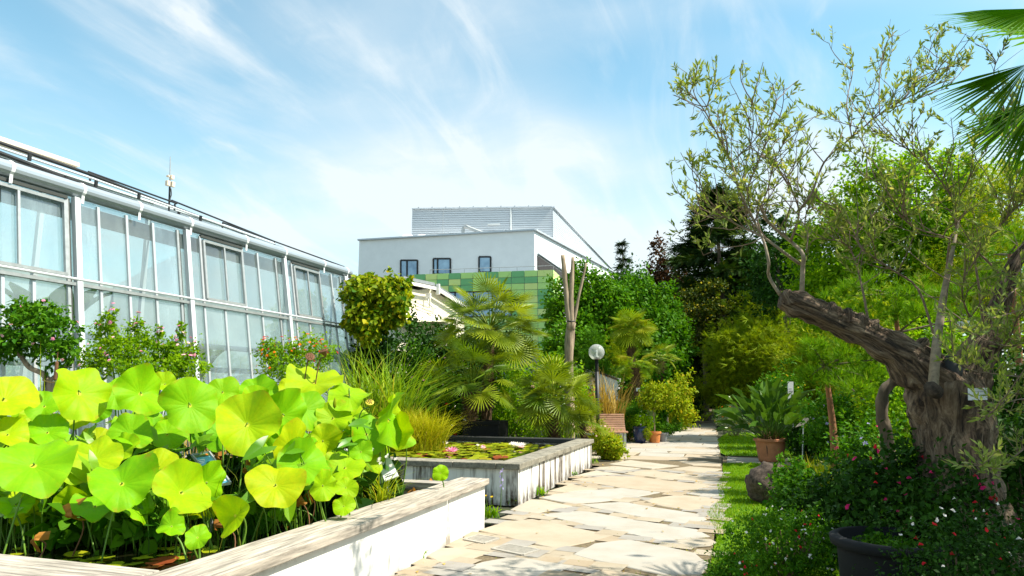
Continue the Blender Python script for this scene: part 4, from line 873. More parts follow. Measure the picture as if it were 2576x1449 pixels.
v, f = foliage(r_, B, 22000, .6, 'oval', 200, .5, .2); fw = stuff(put('far_wood', arr('far_wood', v, f, 'leaf_shaded'))); fw['label'] = 'dark mass of woodland far beyond the end of the path'
def conifer(name, label, px, top, d, halfw, n, size, m, seed, lowest=.08, r0=.25, droop=.35, style='sprig'):
    r = np.random.default_rng(seed); c = D(px, top, d); Ht = c.z; W = halfw*d/F_PX; t = thing(name, label, 'tree', (c.x, c.y, 0), 'conifers')
    MB().tube([(c.x, c.y, -.1), (c.x, c.y, Ht*.5), (c.x, c.y, Ht)], [r0, r0*.6, .02], 8).build('trunk', 'bark', t)
    P, Y, N_, S = [], [], [], []; lev = 17; per = max(6, n//(lev*8))
    for i in range(lev):
        u = i/(lev-1); z0 = Ht*(lowest+(1-lowest)*u**.95); L = W*(1-u)**.66*r.uniform(.72, 1.2)+.15; nb = 8
        for k in range(nb):
            a = r.uniform(0, 6.28); Lk = L*r.uniform(.6, 1.1); m_ = per; s = r.random(m_)**.6
            pos = np.stack([c.x+np.cos(a)*Lk*s+r.normal(size=m_)*.10*Lk*s, c.y+np.sin(a)*Lk*s+r.normal(size=m_)*.10*Lk*s, z0+Lk*(.25*s-droop*s*s)+r.normal(size=m_)*.07*(1-u*.6)], 1)
            yd = np.stack([np.full(m_, np.cos(a)), np.full(m_, np.sin(a)), np.full(m_, -.25)], 1)+r.normal(size=(m_, 3))*.45
            P.append(pos); Y.append(yd); N_.append(np.array([0, 0, 1.0])+r.normal(size=(m_, 3))*.25); S.append(size*r.uniform(.6, 1.2, m_))
    v, f = scatter(*TM[style], np.concatenate(P), np.concatenate(Y), np.concatenate(N_), np.concatenate(S)); stuff(put('crown', arr('crown', v, f, m), t)); return t
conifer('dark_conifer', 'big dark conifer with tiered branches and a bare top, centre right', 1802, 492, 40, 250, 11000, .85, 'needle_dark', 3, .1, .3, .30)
conifer('young_spruce', 'small slender spruce standing against the sky between building and trees', 1566, 612, 52, 34, 1800, .5, 'needle_dark', 4, .2, .15, .4)
tree('deciduous_tree', 'low dark tree under the small slender spruce', 'tree', 1560, 46, [(1560, 740, 55, 55, 46), (1500, 760, 60, 60, 46)], 6000, .28, 'oval', 'leaf_deep', .2, 'garden trees', 18, 40)
# off the right edge: the tree whose shade falls on the border in front of the olive
tree('shade_tree', 'broad leafy tree beyond the right edge shading the flower border', 'tree', 7.3, 5.0, None, 15000, .17, 'oval', 'leaf_mid', .2, None, 21, 80, .36, world=[(6.3, 4.9, 5.2, 2.3, 2.2, 1.7), (7.2, 6.4, 5.9, 2.3, 2.0, 1.7), (6.9, 3.4, 5.4, 2.2, 2.2, 1.6), (7.9, 5.0, 7.2, 2.2, 2.2, 1.5), (5.0, 1.6, 5.6, 2.0, 2.0, 1.4)])  # the crown's last lobe is added out of view to cut sky light
# --- shrubs: name, label, cat, cx, top, rx, d, n, size, style, mat
S_ = [
 ('bamboo', 'big feathery olive green bamboo clump right of the path', 'bamboo', 1925, 812, 145, 31, 17000, .34, 'feather', 'leaf_feather', {}),
 ('bamboo', 'smaller feathery green clump right of the big bamboo', 'bamboo', 2085, 800, 95, 26, 8000, .30, 'feather', 'leaf_feather', {}),
 ('juniper', 'feathery green juniper behind the black lamp post', 'shrub', 1490, 850, 62, 25, 5000, .22, 'feather', 'leaf_mid', {}),
 ('juniper', 'feathery green juniper right of the lamp globe under the windmill palm', 'shrub', 1545, 872, 60, 26, 5000, .22, 'feather', 'leaf_feather', {}),
 ('hedge_shrub', 'dark leafy hedge under the awning of the cream house', 'shrub', 1055, 806, 120, 20.5, 14000, .15, 'oval', 'leaf_deep', {}),
 ('hedge_shrub', 'dark hedge behind the trunk of the largest fan palm', 'shrub', 1240, 842, 120, 20.5, 7000, .13, 'oval', 'leaf_deep', {}),
 ('flowering_shrub', 'green shrub with a few pale pink flowers left of the palms', 'shrub', 1085, 895, 75, 17.6, 5500, .10, 'oval', 'leaf_mid', dict(flowers=(9, 'star', ['petal_pink'], .05))),
 ('flowering_shrub', 'yellow green shrub with pink flowers between the two lower fan palms', 'shrub', 1300, 905, 85, 17.8, 5500, .10, 'oval', 'leaf_bright', dict(flowers=(8, 'star', ['petal_pink', 'petal_orange'], .05))),
 ('rose_bush', 'dark shrub with crimson roses beside the black planter box', 'shrub', 1120, 1010, 55, 16.6, 2600, .09, 'oval', 'leaf_deep', dict(flowers=(7, 'head', ['petal_crimson'], .11))),
 ('flowering_shrub', 'light green shrub at the foot of the bare pruned trunk', 'shrub', 1400, 880, 70, 19, 4500, .11, 'oval', 'leaf_bright', {}),
 ('vine_column', 'climbing green vine covering a post right of the lamp', 'vine', 1582, 925, 24, 23, 2200, .13, 'heart', 'leaf_mid', {}),
 ('garden_shrub', 'fresh green grassy shrub behind the slatted bench', 'shrub', 1580, 1010, 52, 21.5, 3500, .16, 'willow', 'leaf_mid', {}),
 ('garden_shrub', 'loose green shrub with a few yellow leaves above the blue pot', 'shrub', 1622, 1040, 34, 22.0, 2200, .10, 'lance', 'leaf_bright', {}),
 ('garden_shrub', 'olive green bush right of the lemon tree', 'shrub', 1700, 945, 42, 27, 3500, .13, 'oval', 'leaf_lime', {}),
 ('garden_shrub', 'dark green rounded bush farther along the left side of the path', 'shrub', 1722, 985, 34, 33, 2600, .15, 'oval', 'leaf_deep', {}),
 ('garden_shrub', 'small dark bush nearest the path at its far left side', 'shrub', 1738, 1008, 24, 38, 1600, .15, 'oval', 'leaf_deep', {}),
 ('garden_shrub', 'pale yellow green mound behind the wooden display box', 'shrub', 1712, 1030, 26, 30, 1600, .11, 'oval', 'leaf_lime', {}),
 ('clipped_box', 'small clipped green cube bush at the left path edge', 'shrub', 1703, 1044, 14, 26.5, 1500, .05, 'oval', 'leaf_mid', {}),
 ('trailing_plant', 'lush green trailing plant spilling from the grey pot', 'plant', 1672, 1066, 26, 21.3, 2400, .06, 'oval', 'leaf_mid', dict(zmin=.22)),
 ('yellow_leaf_shrub', 'yellow green ivy mound at the far corner of the lily pond', 'shrub', 1536, 1098, 32, 15.6, 4200, .055, 'heart', 'leaf_lime', {}),
 ('yellow_leaf_shrub', 'loose yellow and red leaved plant in front of the bench', 'shrub', 1512, 1060, 34, 16.8, 2600, .07, 'lance', 'leaf_gold', dict(flowers=(6, 'star', ['petal_blush'], .035))),
 ('lavender_mound', 'silver grey mound with yellow daisies right of the path, far along', 'plant', 1848, 1032, 44, 24, 3000, .08, 'lance', 'leaf_grey', dict(flowers=(26, 'star', ['petal_yellow', 'petal_white'], .05))),
 ('lavender_mound', 'small orange flowering patch behind the silver grey mound', 'plant', 1826, 1018, 28, 28, 1600, .09, 'lance', 'leaf_mid', dict(flowers=(20, 'star', ['petal_orange', 'petal_yellow'], .06))),
 ('yellow_flower_bush', 'green bush with tiny yellow flowers behind the potted strelitzia', 'shrub', 1965, 935, 70, 18.5, 6000, .085, 'oval', 'leaf_mid', dict(flowers=(40, 'star', ['petal_yellow'], .03))),
 ('border_shrub', 'dark green low shrub right of the terracotta pot', 'shrub', 2040, 1060, 55, 15, 3500, .08, 'oval', 'leaf_deep', {}),
 ('border_shrub', 'green leafy shrub behind the reddish young trunk', 'shrub', 2120, 985, 85, 12.5, 6000, .08, 'oval', 'leaf_mid', dict(flowers=(10, 'star', ['petal_lilac'], .035))),
 ('border_shrub', 'bright green shrub under the arch of the olive limb', 'shrub', 2240, 930, 90, 11.5, 6500, .08, 'oval', 'leaf_bright', dict(flowers=(10, 'star', ['petal_yellow', 'petal_lilac'], .03))),
 ('border_shrub', 'deep green shrub behind the olive trunk at the right', 'shrub', 2470, 870, 130, 9, 8000, .08, 'oval', 'leaf_deep', {}),
 ('border_shrub', 'glossy yellow green rounded bush above the olive limb', 'shrub', 2160, 720, 100, 16, 7000, .12, 'oval', 'leaf_lime', dict(zmin=1.2, base=0)),
 ('border_shrub', 'light green shrub right of the young pine in the background', 'shrub', 2330, 780, 120, 14, 7000, .11, 'oval', 'leaf_bright', {}),
 ('border_shrub', 'small leafy shrub right behind the boulder', 'shrub', 2000, 1165, 60, 8.4, 2600, .065, 'oval', 'leaf_mid', {}),
]
for k, (nm, lb, ct, cx, tp, rx, d, n, sz, st, m, kw) in enumerate(S_):
    shrub(nm, lb, ct, cx, tp, rx, d, n, sz, st, m, seed=100+k, group=None if sum(q[0] == nm for q in S_) < 2 else nm.replace('_', ' ')+' plants', **kw)
def shadow_shrub(): pass
# --- grasses and reeds
def clump(name, label, cx, base_d, z0, rad, n, h, w, bend, m, cat='grass', seed=1, group=None, extra=None, az=None):
    r = np.random.default_rng(seed); c = D(cx, 1000, base_d); t = thing(name, label, cat, (c.x, c.y, z0), group)
    a = r.uniform(0, 6.28, n); q = rad*np.sqrt(r.random(n)); base = np.stack([c.x+q*np.cos(a), c.y+q*np.sin(a), np.full(n, z0-.02)], 1)
    v, f = blades(r, base, h, w, bend, 5); stuff(put('leaf_blades', arr('leaf_blades', v, f, m), t)); return t
clump('tall_reed_grass', 'tall arching green grass clump right of the greenhouse end', 955, 14.3, 0, .70, 520, 3.0, .021, .78, 'reed_light', seed=1)
clump('sedge_tuft', 'bushy golden yellow sedge at the left end of the lily pond', 1048, 13.2, .40, .55, 1700, 1.05, .007, 1.0, 'grass_gold', seed=2)
clump('dry_cane_clump', 'tall dry straw coloured canes right of the lamp post', 1530, 20.3, 0, .42, 210, 2.45, .020, .48, 'grass_dry', seed=3)
clump('tall_reed_grass', 'small dry beige grass behind the vine covered post', 1560, 22.5, 0, .4, 300, 1.7, .012, .35, 'grass_dry', seed=4)
clump('papyrus_grass', 'thin tan papyrus stems before the greenhouse glass', 590, 11.2, 0, .8, 260, 2.1, .006, .35, 'grass_dry', seed=5)
clump('red_tip_grass', 'short spiky grass with reddish tips behind the boulder', 2050, 10.8, 0, .42, 420, .62, .010, .45, 'leaf_gold', seed=6)
clump('rush_clump', 'thin dark green rushes left of the olive trunk', 2290, 7.5, 0, .35, 500, 1.2, .005, .3, 'grass_green', seed=7)
for k, (px, py, h_, lb) in enumerate(((1360, 1245, .12, 'dandelion weed tuft against the streaked pond wall'), (1440, 1195, .09, 'tiny weed tuft farther along the streaked pond wall'), (1487, 1166, .16, 'broad weed tuft at the far foot of the streaked pond wall'), (1290, 1265, .10, 'low weeds at the near corner of the lily pond'), (1232, 1302, .16, 'weeds at the end corner of the white front planter'), (1040, 1402, .08, 'little green weed on the cobbles by the white planter wall'), (1255, 1262, .10, 'yellow flowered weed in the gap between both ponds'))):
    p = G(px, py, 0); r = np.random.default_rng(60+k); t = thing('weed', lb, 'weed', p, 'weeds along the walls'); nb = 22
    base = np.tile(np.array([p.x, p.y, -.005]), (nb, 1))+np.c_[r.normal(size=(nb, 2))*.05, np.zeros(nb)]
    v, f = blades(r, base, h_*1.5, .016, 1.1, 3); put('leaf_rosette', arr('leaf_rosette', v, f, 'leaf_bright'), t)
    if k in (4, 6):
        for j in range(3): q = p+Vector((r.normal()*.05, r.normal()*.05, h_*1.6)); MB().tube([(p.x, p.y, 0), tuple(q)], .003, 4).build('stem', 'stalk', t); place(fm('star', 'petal_yellow'), 'flower', t, q, (0, -.4, 1), .025)
p = G(1247, 1225, 0); p = Vector((-2.95, 8.55, 0)); t = thing('bellflower', 'single tall purple flower spike between the two ponds', 'flower', p); MB().tube([(p.x, p.y, 0), (p.x+.02, p.y, .58)], .004, 5).build('stem', 'stalk', t)
for k in range(12): place(fm('star', 'petal_lilac'), 'flower', t, (p.x+.012+.02*math.cos(k*2.4), p.y+.02*math.sin(k*2.4), .30+k*.022), (math.cos(k*2.4), math.sin(k*2.4), .3), .022)
# --- vine on the end of the greenhouse
vt = thing('climbing_vine', 'thick yellow and green leaved vine hanging over the end of the greenhouse', 'vine', (-9.3, 16.9, 0)); r = np.random.default_rng(9)
B = blobpx([(945, 755, 62, 50, 18.0), (985, 745, 48, 48, 18), (905, 740, 42, 38, 17.8), (925, 805, 55, 40, 17.8), (985, 790, 36, 30, 18.1), (893, 800, 24, 44, 17.7), (930, 840, 22, 34, 17.6), (1008, 735, 24, 40, 18.1), (920, 706, 18, 18, 18)])
v, f = foliage(r, B, 9000, .135, 'heart', 120, .34, .5, .25, 1.0); stuff(put('foliage', arr('foliage', v, f, 'leaf_vine'), vt))
for k in range(4): q = B[k]; MB().tube(spline([(-9.4+.1*k, 16.75, 0), (-9.5, 16.8, 1.6), (q[0], q[1], q[2])], 5), np.linspace(.04, .015, 11), 6).build('stem', 'twig', vt)
v, f = foliage(np.random.default_rng(10), blobpx([(935, 900, 55, 60, 18.3)]), 2500, .12, 'oval', 30, .4, .3); stuff(put('undergrowth', arr('undergrowth', v, f, 'leaf_deep'), vt))
# --- lantanas in front of the greenhouse
lt = thing('lantana_standard', 'small dark leaved standard tree with crooked stem before the greenhouse', 'tree', D(80, 1000, 9.4)); b0 = D(98, 985, 9.4); b0.z = 0; lt.location = b0; WM[lt.name] = Matrix.Translation(b0)
P_ = [tuple(b0), tuple(D(122, 1000, 9.4)), tuple(D(112, 945, 9.4)), tuple(D(75, 925, 9.4)), tuple(D(52, 895, 9.4)), tuple(D(30, 865, 9.4))]
MB().tube(spline(P_, 5), np.linspace(.05, .022, 26), 8).build('trunk', 'bark_pale', lt, smooth=True); MB().tube(spline([tuple(D(118, 965, 9.4)), tuple(D(150, 935, 9.4)), tuple(D(185, 905, 9.4)), tuple(D(170, 860, 9.4))], 4), np.linspace(.03, .012, 13), 7).build('limb', 'bark_pale', lt, smooth=True)
B = blobpx([(60, 830, 75, 62, 9.4), (140, 845, 60, 55, 9.3), (20, 860, 50, 50, 9.4), (105, 790, 60, 40, 9.5), (165, 885, 38, 32, 9.3), (60, 780, 40, 30, 9.5)]); r = np.random.default_rng(12)
v, f = foliage(r, B, 3600, .082, 'oval', 170, .22, .35, .4, .5, .12); stuff(put('crown', arr('crown', v, f, 'leaf_mid'), lt))
for k in range(8):
    b = B[k % 6]; dv = nrm(r.normal(size=3)+np.array([.3, -.8, .3])); place(fm('head', 'petal_pink' if k % 2 else 'petal_blush'), 'flower', lt, np.array(b[:3])+dv*np.array(b[3:6]), dv, .045)
st = D(143, 1000, 9.3); MB().beam((st.x, st.y, 0), tuple(D(143, 917, 9.3)), .035, .035).build('stake', 'bark_pale', lt); st = D(114, 1000, 9.35); MB().tube([(st.x, st.y, 0), tuple(D(116, 920, 9.35))], .014, 6).build('stake', 'leaf_deep', lt)
MB().tube(spline([tuple(D(108, 956, 9.3)), tuple(D(130, 962, 9.25)), tuple(D(152, 960, 9.25)), tuple(D(165, 972, 9.25))], 4), .012, 6).build('tie', 'rope', lt)
def lantana(name, label, blobs, n, m, cols, nf, seed, d0, px):
    r = np.random.default_rng(seed); B = blobpx(blobs); c = D(px, 1000, d0); t = thing(name, label, 'shrub', (c.x, c.y, 0), 'lantana bushes by the greenhouse')
    for k, b in enumerate(B): MB().tube(spline([(c.x+.1*(k-2), c.y, 0), (c.x*.5+b[0]*.5, c.y*.5+b[1]*.5, b[2]*.55), (b[0], b[1], b[2]+b[5]*.7)], 4), np.linspace(.012, .005, 9), 5).build('stem', 'stalk', t)
    v, f = foliage(r, B, int(n*.75), .062, 'oval', 190, .30, .2, .5, .2, .25); stuff(put('foliage', arr('foliage', v, f, m), t))
    for k in range(nf):
        b = B[r.integers(len(B))]; dv = nrm(r.normal(size=3)+np.array([.25, -.75, .8])); place(fm('head', cols[k % len(cols)]), 'flower', t, np.array(b[:3])+dv*np.array(b[3:6])*r.uniform(.9, 1.08), nrm(dv+np.array([0, 0, .5])), FSZ*r.uniform(.7, 1.2), r.uniform(0, 6))
FSZ = .052
lantana('lantana_bush', 'loose yellow green lantana with pink flower heads before the glass', [(262, 840, 30, 45, 10.4), (300, 880, 55, 45, 10.3), (350, 860, 35, 50, 10.5), (400, 885, 50, 40, 10.4), (455, 890, 45, 45, 10.4), (262, 810, 12, 34, 10.4), (283, 800, 9, 40, 10.3), (345, 825, 10, 40, 10.5), (452, 850, 12, 36, 10.4), (405, 850, 10, 36, 10.4), (490, 880, 10, 30, 10.4), (350, 920, 110, 36, 10.2), (470, 925, 60, 34, 10.3), (235, 910, 40, 50, 10.2)], 9500, 'leaf_bright', ['petal_pink', 'petal_blush', 'petal_pink'], 56, 41, 10.3, 350)
lantana('lantana_bush', 'compact green lantana with orange red flower heads before the glass', [(700, 890, 46, 40, 12.6), (765, 880, 50, 42, 12.7), (808, 895, 40, 42, 12.8), (730, 930, 80, 42, 12.5), (668, 880, 26, 30, 12.6)], 5200, 'leaf_bright', ['petal_orange', 'petal_orange', 'petal_red'], 55, 42, 12.6, 740)
# --- palms
def fan(name, n, spread, Lp, Lb, droop, tilt, m, seed, w=.76, split=.38):
    r = np.random.default_rng(seed); mb = MB()
    pts = [(0, 0, 0), (0, Lp*.5, .03*Lp), (0, Lp, 0)]; mb.tube(pts, [.014, .009, .007], 5)
    ct, st_ = math.cos(tilt), math.sin(tilt)
    def X(x, y, z): return (x, Lp+y*ct+z*st_, -y*st_+z*ct)
    st = spread/n
    for i in range(n):
        a = -spread/2+st*(i+.5)+r.normal()*.015; L = Lb*(.78+.22*math.cos(a*.8))*r.uniform(.93, 1.05); ha = st*.5*w; rm = L*split; dz = -droop*L
        pt = lambda ang, rr, z: X(math.sin(ang)*rr, math.cos(ang)*rr, z)
        k1 = -droop*L*split*split; fold = .035*L
        mb.add([pt(a, .02, 0), pt(a-ha, rm, k1-fold), pt(a, rm, k1), pt(a+ha, rm, k1-fold), pt(a-ha*.42, L*.78, dz*.6-fold*.6), pt(a+ha*.42, L*.78, dz*.6-fold*.6), pt(a+r.normal()*.02, L, dz*r.uniform(.8, 1.4))], [(0, 2, 1), (0, 3, 2), (1, 2, 4), (2, 3, 5), (2, 5, 4), (4, 5, 6)])
    return mb.mesh(name, m)
def frame(yd, up, roll=0):
    y = Vector(yd).normalized(); u = Vector(up); x = y.cross(u); x = x.normalized() if x.length > 1e-3 else y.orthogonal().normalized(); z = x.cross(y)
    return Matrix((x, y, z)).transposed().to_4x4() @ Matrix.Rotation(roll, 4, 'Y')
def palm(name, label, px, d, cy, n, Lp, Lb, rt, m, seed, el=(-30, 80), z0=0.0, group=None, spread=3.6, nseg=24, droop=.12, tilt=.35, lean=0, basepx=None, skirt=True):
    r = np.random.default_rng(seed); c = D(px, cy, d); b = D(basepx or px, cy, d); b.z = z0; t = thing(name, label, 'palm tree', b, group)
    pts = spline([tuple(b-Vector((0, 0, .05))), tuple(b.lerp(c, .5)), tuple(c)], 7); K = len(pts)
    wob = lambda i, a, p: 1+.16*math.sin(a*5+i*2.4)+.10*math.sin(a*3-i*1.7)
    MB().tube(pts, np.linspace(rt, rt*1.1, K), 12, wob=wob).build('trunk', 'palm_fibre', t)
    if skirt:                                          # old leaf bases standing off the trunk
        k = 90; s = r.uniform(.25, 1.0, k); a = r.uniform(0, 6.28, k); P = np.array([np.array(b)*(1-q)+np.array(c)*q for q in s]); dr = np.stack([np.cos(a), np.sin(a), r.uniform(-.3, .9, k)], 1)
        v, f = scatter(*T_TUFT, P+dr*rt*.8, dr, r.normal(size=(k, 3)), .16*r.uniform(.6, 1.3, k)*(rt/.1)**.5); stuff(put('leaf_bases', arr('leaf_bases', v, f, 'palm_fibre'), t))
    ms = [fan('frond', nseg, spread*r.uniform(.85, 1.05), Lp*q, Lb*q2, droop*dq, tilt*tq, m, seed*10+i) for i, (q, q2, dq, tq) in enumerate(((1, 1, 1, 1), (.85, .95, 1.6, 1.6), (1.1, 1.0, .7, .5), (.7, .85, 1.2, .2)))]
    for i in range(n):
        u = (i+.5)/n; e = math.radians(el[1]+(el[0]-el[1])*u**.85+r.normal()*5); a = i*2.39996+r.normal()*.2; dv = Vector((math.cos(a)*math.cos(e), math.sin(a)*math.cos(e), math.sin(e)))
        mt = Matrix.Translation(c+dv*rt*.5+Vector((0, 0, .06*(1-u)))) @ frame(dv, Vector((0, 0, 1)) if abs(e) < 1.3 else Vector((-math.cos(a), -math.sin(a), .2)), r.normal()*.35)
        put('frond', ms[i % 4 if u < .7 else (1 if i % 2 else 0)], t, mt)
    return t
PG = 'palms along the garden'
bx0, bx1 = D(1164, 1060, 15.9), D(1264, 1060, 15.9); bx = thing('planter_box', 'black rectangular planter box behind the lily pond holding palms', 'planter', ((bx0.x+bx1.x)/2, bx0.y, 0)); zt_ = D(1200, 1059, 15.9).z
for (a, b) in (((bx0.x, bx0.y, 0), (bx1.x, bx0.y+.05, zt_)), ((bx0.x, bx0.y+.65, 0), (bx1.x, bx0.y+.70, zt_)), ((bx0.x, bx0.y+.052, 0), (bx0.x+.05, bx0.y+.648, zt_)), ((bx1.x-.05, bx0.y+.052, 0), (bx1.x, bx0.y+.648, zt_))): MB().box(a, b).build('side', 'black_tub', bx)
MB().beam((bx0.x-.03, bx0.y-.012, zt_-.04), (bx1.x+.03, bx0.y-.012, zt_-.04), .02, .07).build('rim', 'black_tub', bx); MB().box((bx0.x+.05, bx0.y+.05, zt_-.12), (bx1.x-.05, bx0.y+.65, zt_-.08)).build('soil_fill', 'soil', bx)
palm('fan_palm', 'largest fan palm with wide crown of stiff leaves, centre of the garden', 1232, 16.8, 832, 62, .90, .58, .12, 'palm_leaf', 1, (-30, 66), .0, PG, 4.4, 24, .04, .35, basepx=1222)
palm('fan_palm', 'lower dark fan palm growing from the black planter box', 1186, 15.95, 985, 32, .84, .56, .10, 'palm_leaf', 2, (-8, 76), zt_-.1, PG, 4.4, 24, .06, .45)
palm('fan_palm', 'broad low fan palm right behind the lily pond corner', 1392, 15.9, 1015, 44, .62, .58, .10, 'palm_leaf', 3, (-30, 80), 0, PG, 4.4, 24, .07, .45)
palm('fan_palm', 'little fan palm seedling at the foot of the broad low palm', 1465, 15.6, 1072, 10, .28, .42, .05, 'palm_leaf', 6, (-20, 70), 0, PG, 3.2, 18, .12, .3)
palm('windmill_palm', 'tall windmill palm with shaggy trunk and round bright crown', 1587, 24, 835, 32, .40, .58, .12, 'palm_bright', 4, (-28, 80), 0, PG, 4.3, 26, .14, .55)
palm('windmill_palm', 'short windmill palm with smooth brown trunk and white tag', 1601, 21.8, 926, 15, .34, .42, .085, 'palm_bright', 5, (-12, 65), 0, PG, 4.2, 24, .16, .5)
palm('windmill_palm', 'small windmill palm with ivy covered trunk right of the tagged palm', 1662, 23.5, 910, 16, .36, .42, .10, 'palm_leaf', 7, (-15, 70), 0, PG, 4.2, 24, .16, .5)
shrub('ivy', 'bright green ivy wrapped round the trunk of the small palm', 'ivy', 1656, 925, 22, 23.4, 2000, .11, 'heart', 'leaf_mid', seed=201)
tg = D(1605, 980, 21.65); tt = thing('plant_tag', 'small blank white tag on the short windmill palm trunk', 'tag', tg, 'white plant tags'); MB().box((tg.x-.06, tg.y-.006, tg.z-.055), (tg.x+.06, tg.y+.006, tg.z+.055)).build('plate', 'sign_white', tt)
# fan leaves of a palm that stands beyond the right edge
pr = D(2790, 250, 4.6); pt_ = thing('near_palm', 'palm beyond the right edge whose big green fan leaves hang into the sky', 'palm tree', (pr.x, pr.y, 0), PG)
MB().tube(spline([(pr.x, pr.y, -.05), (pr.x+.05, pr.y, 1.6), tuple(pr)], 8), .13, 12, wob=lambda i, a, p: 1+.15*math.sin(a*5+i*2)).build('trunk', 'palm_fibre', pt_)
def near_fan(hx, hy, tx, ty, d, spread, L, face, seed, droop=.15, n=24):
    h = D(hx, hy, d); q = D(tx, ty, d-.1); yd = (q-h).normalized(); me = fan('frond', n, spread, .05, L, droop, 0, 'palm_near', seed, 1.0, .5)
    MB_ = MB().tube(spline([tuple(pr), tuple(pr.lerp(h, .5)+Vector((0, 0, .12))), tuple(h)], 5), np.linspace(.022, .012, 11), 6).build('petiole', 'stalk', pt_)
    put('frond', me, pt_, Matrix.Translation(h) @ frame(yd, Vector(face)))
near_fan(2640, 18, 2380, 62, 4.5, 1.25, .74, (.25, -.62, .75), 51, .05)
near_fan(2600, 150, 2410, 310, 4.4, .95, .74, (.45, -.7, .5), 52, .10); near_fan(2630, 230, 2490, 410, 4.5, .85, .76, (.55, -.7, .4), 53, .15); near_fan(2700, 300, 2560, 430, 4.7, .9, .6, (.5, -.75, .3), 54, .2)
for k in range(12):
    a = k*2.4; e = math.radians(75-k*9); dv = Vector((math.cos(a)*math.cos(e), math.sin(a)*math.cos(e), math.sin(e)))
    if dv.dot(RT) > -.2: put('frond', fan('frond', 20, 3.4, .7, .7, .2, .4, 'palm_near', 60+k), pt_, Matrix.Translation(pr) @ frame(dv, Vector((0, 0, 1))))
# --- the bare pruned trunk with three stubs
bt = thing('pruned_trunk', 'bare pale pruned trunk with three upright stubs', 'tree trunk', D(1433, 917, 18.2)); b = D(1433, 917, 18.2); b.z = 0; f0 = D(1437, 812, 18.2); bt.location = b; WM[bt.name] = Matrix.Translation(b)
wob = lambda i, a, p: 1+.10*math.sin(a*4+i*.9)+.06*math.sin(a*7)
MB().tube(spline([tuple(b), tuple(D(1431, 900, 18.2)), tuple(f0)], 8), np.linspace(.12, .125, 17), 12, wob=wob).build('trunk', 'bark_pale', bt, smooth=True)
for pts, r0, r1 in (([(1434, 830), (1424, 730), (1415.5, 642)], .085, .06), ([(1438, 830), (1437, 740), (1441, 647)], .085, .045), ([(1441, 825), (1455, 750), (1475, 662)], .045, .028)):
    MB().tube(spline([tuple(D(x, y, 18.15)) for x, y in pts], 8), np.linspace(r0, r1, 17), 10, wob=wob).build('limb', 'bark_pale', bt, smooth=True)
MB().tube(spline([tuple(D(1428, 807, 18.0)), tuple(D(1437, 809, 17.95)), tuple(D(1446, 807, 18.0))], 3), .022, 6).build('strap', 'dark_metal', bt)
# --- pines
def pine(name, label, px, d, trunk, whorls, seed, size=.20, bark='bark_red', per=30, m='needle'):
    r = np.random.default_rng(seed); b = D(px, 900, d); b.z = 0; t = thing(name, label, 'tree', b, 'young pines behind the olive'); top = Vector(D(*trunk, d))
    MB().tube(spline([tuple(b), tuple(b.lerp(top, .5)+Vector((.03, 0, 0))), tuple(top)], 5), np.linspace(.075, .03, 11), 8).build('trunk', bark, t, smooth=True); P, Y = [], []
    for cx, cy, rx, ry in whorls:
        c = Vector(D(cx, cy, d+r.normal()*.3)); s = d/F_PX; p0 = top if c.z > top.z-.4 else b.lerp(top, max(.3, min(.95, c.z/max(.5, top.z)*.9)))
        MB().tube(spline([tuple(p0), tuple(p0.lerp(c, .6)), tuple(c)], 4), np.linspace(.022, .008, 9), 6).build('branch', 'bark', t)
        for k in range(per):
            dv = nrm(r.normal(size=3)); o = dv*np.array([rx, rx, ry])*s*r.uniform(.2, 1); P.append(np.array(c)+o); Y.append(nrm(dv*.6+np.array([0, 0, .9])+r.normal(size=3)*.3))
    P, Y = np.array(P), np.array(Y); v, f = scatter(*T_NEEDLE, P, Y, r.normal(size=P.shape), size*r.uniform(.7, 1.2, len(P))); stuff(put('needles', arr('needles', v, f, m), t))
pine('young_pine', 'young pine with long needles and reddish slim trunk under the olive limb', 2082, 10.5, (2075, 920), [(2060, 915, 50, 26), (2120, 900, 50, 30), (2030, 950, 40, 24), (2100, 955, 55, 26), (2170, 945, 45, 28), (2150, 985, 45, 24), (2050, 880, 30, 24), (2200, 905, 40, 26)], 1)
pine('young_pine', 'larger pine with bright long needles filling the gap above the olive limb', 2250, 12, (2250, 740), [(2120, 745, 50, 26), (2180, 725, 50, 24), (2240, 760, 55, 30), (2300, 735, 55, 28), (2160, 790, 45, 24), (2320, 790, 55, 30), (2380, 750, 50, 30), (2250, 805, 60, 22), (2420, 800, 45, 30)], 2, .22, per=34)
pine('young_pine', 'bright green pine at the right edge behind the olive crown', 2540, 9.5, (2540, 640), [(2500, 640, 50, 40), (2560, 610, 50, 40), (2545, 700, 55, 40), (2470, 720, 50, 34)], 3, .2, per=30)
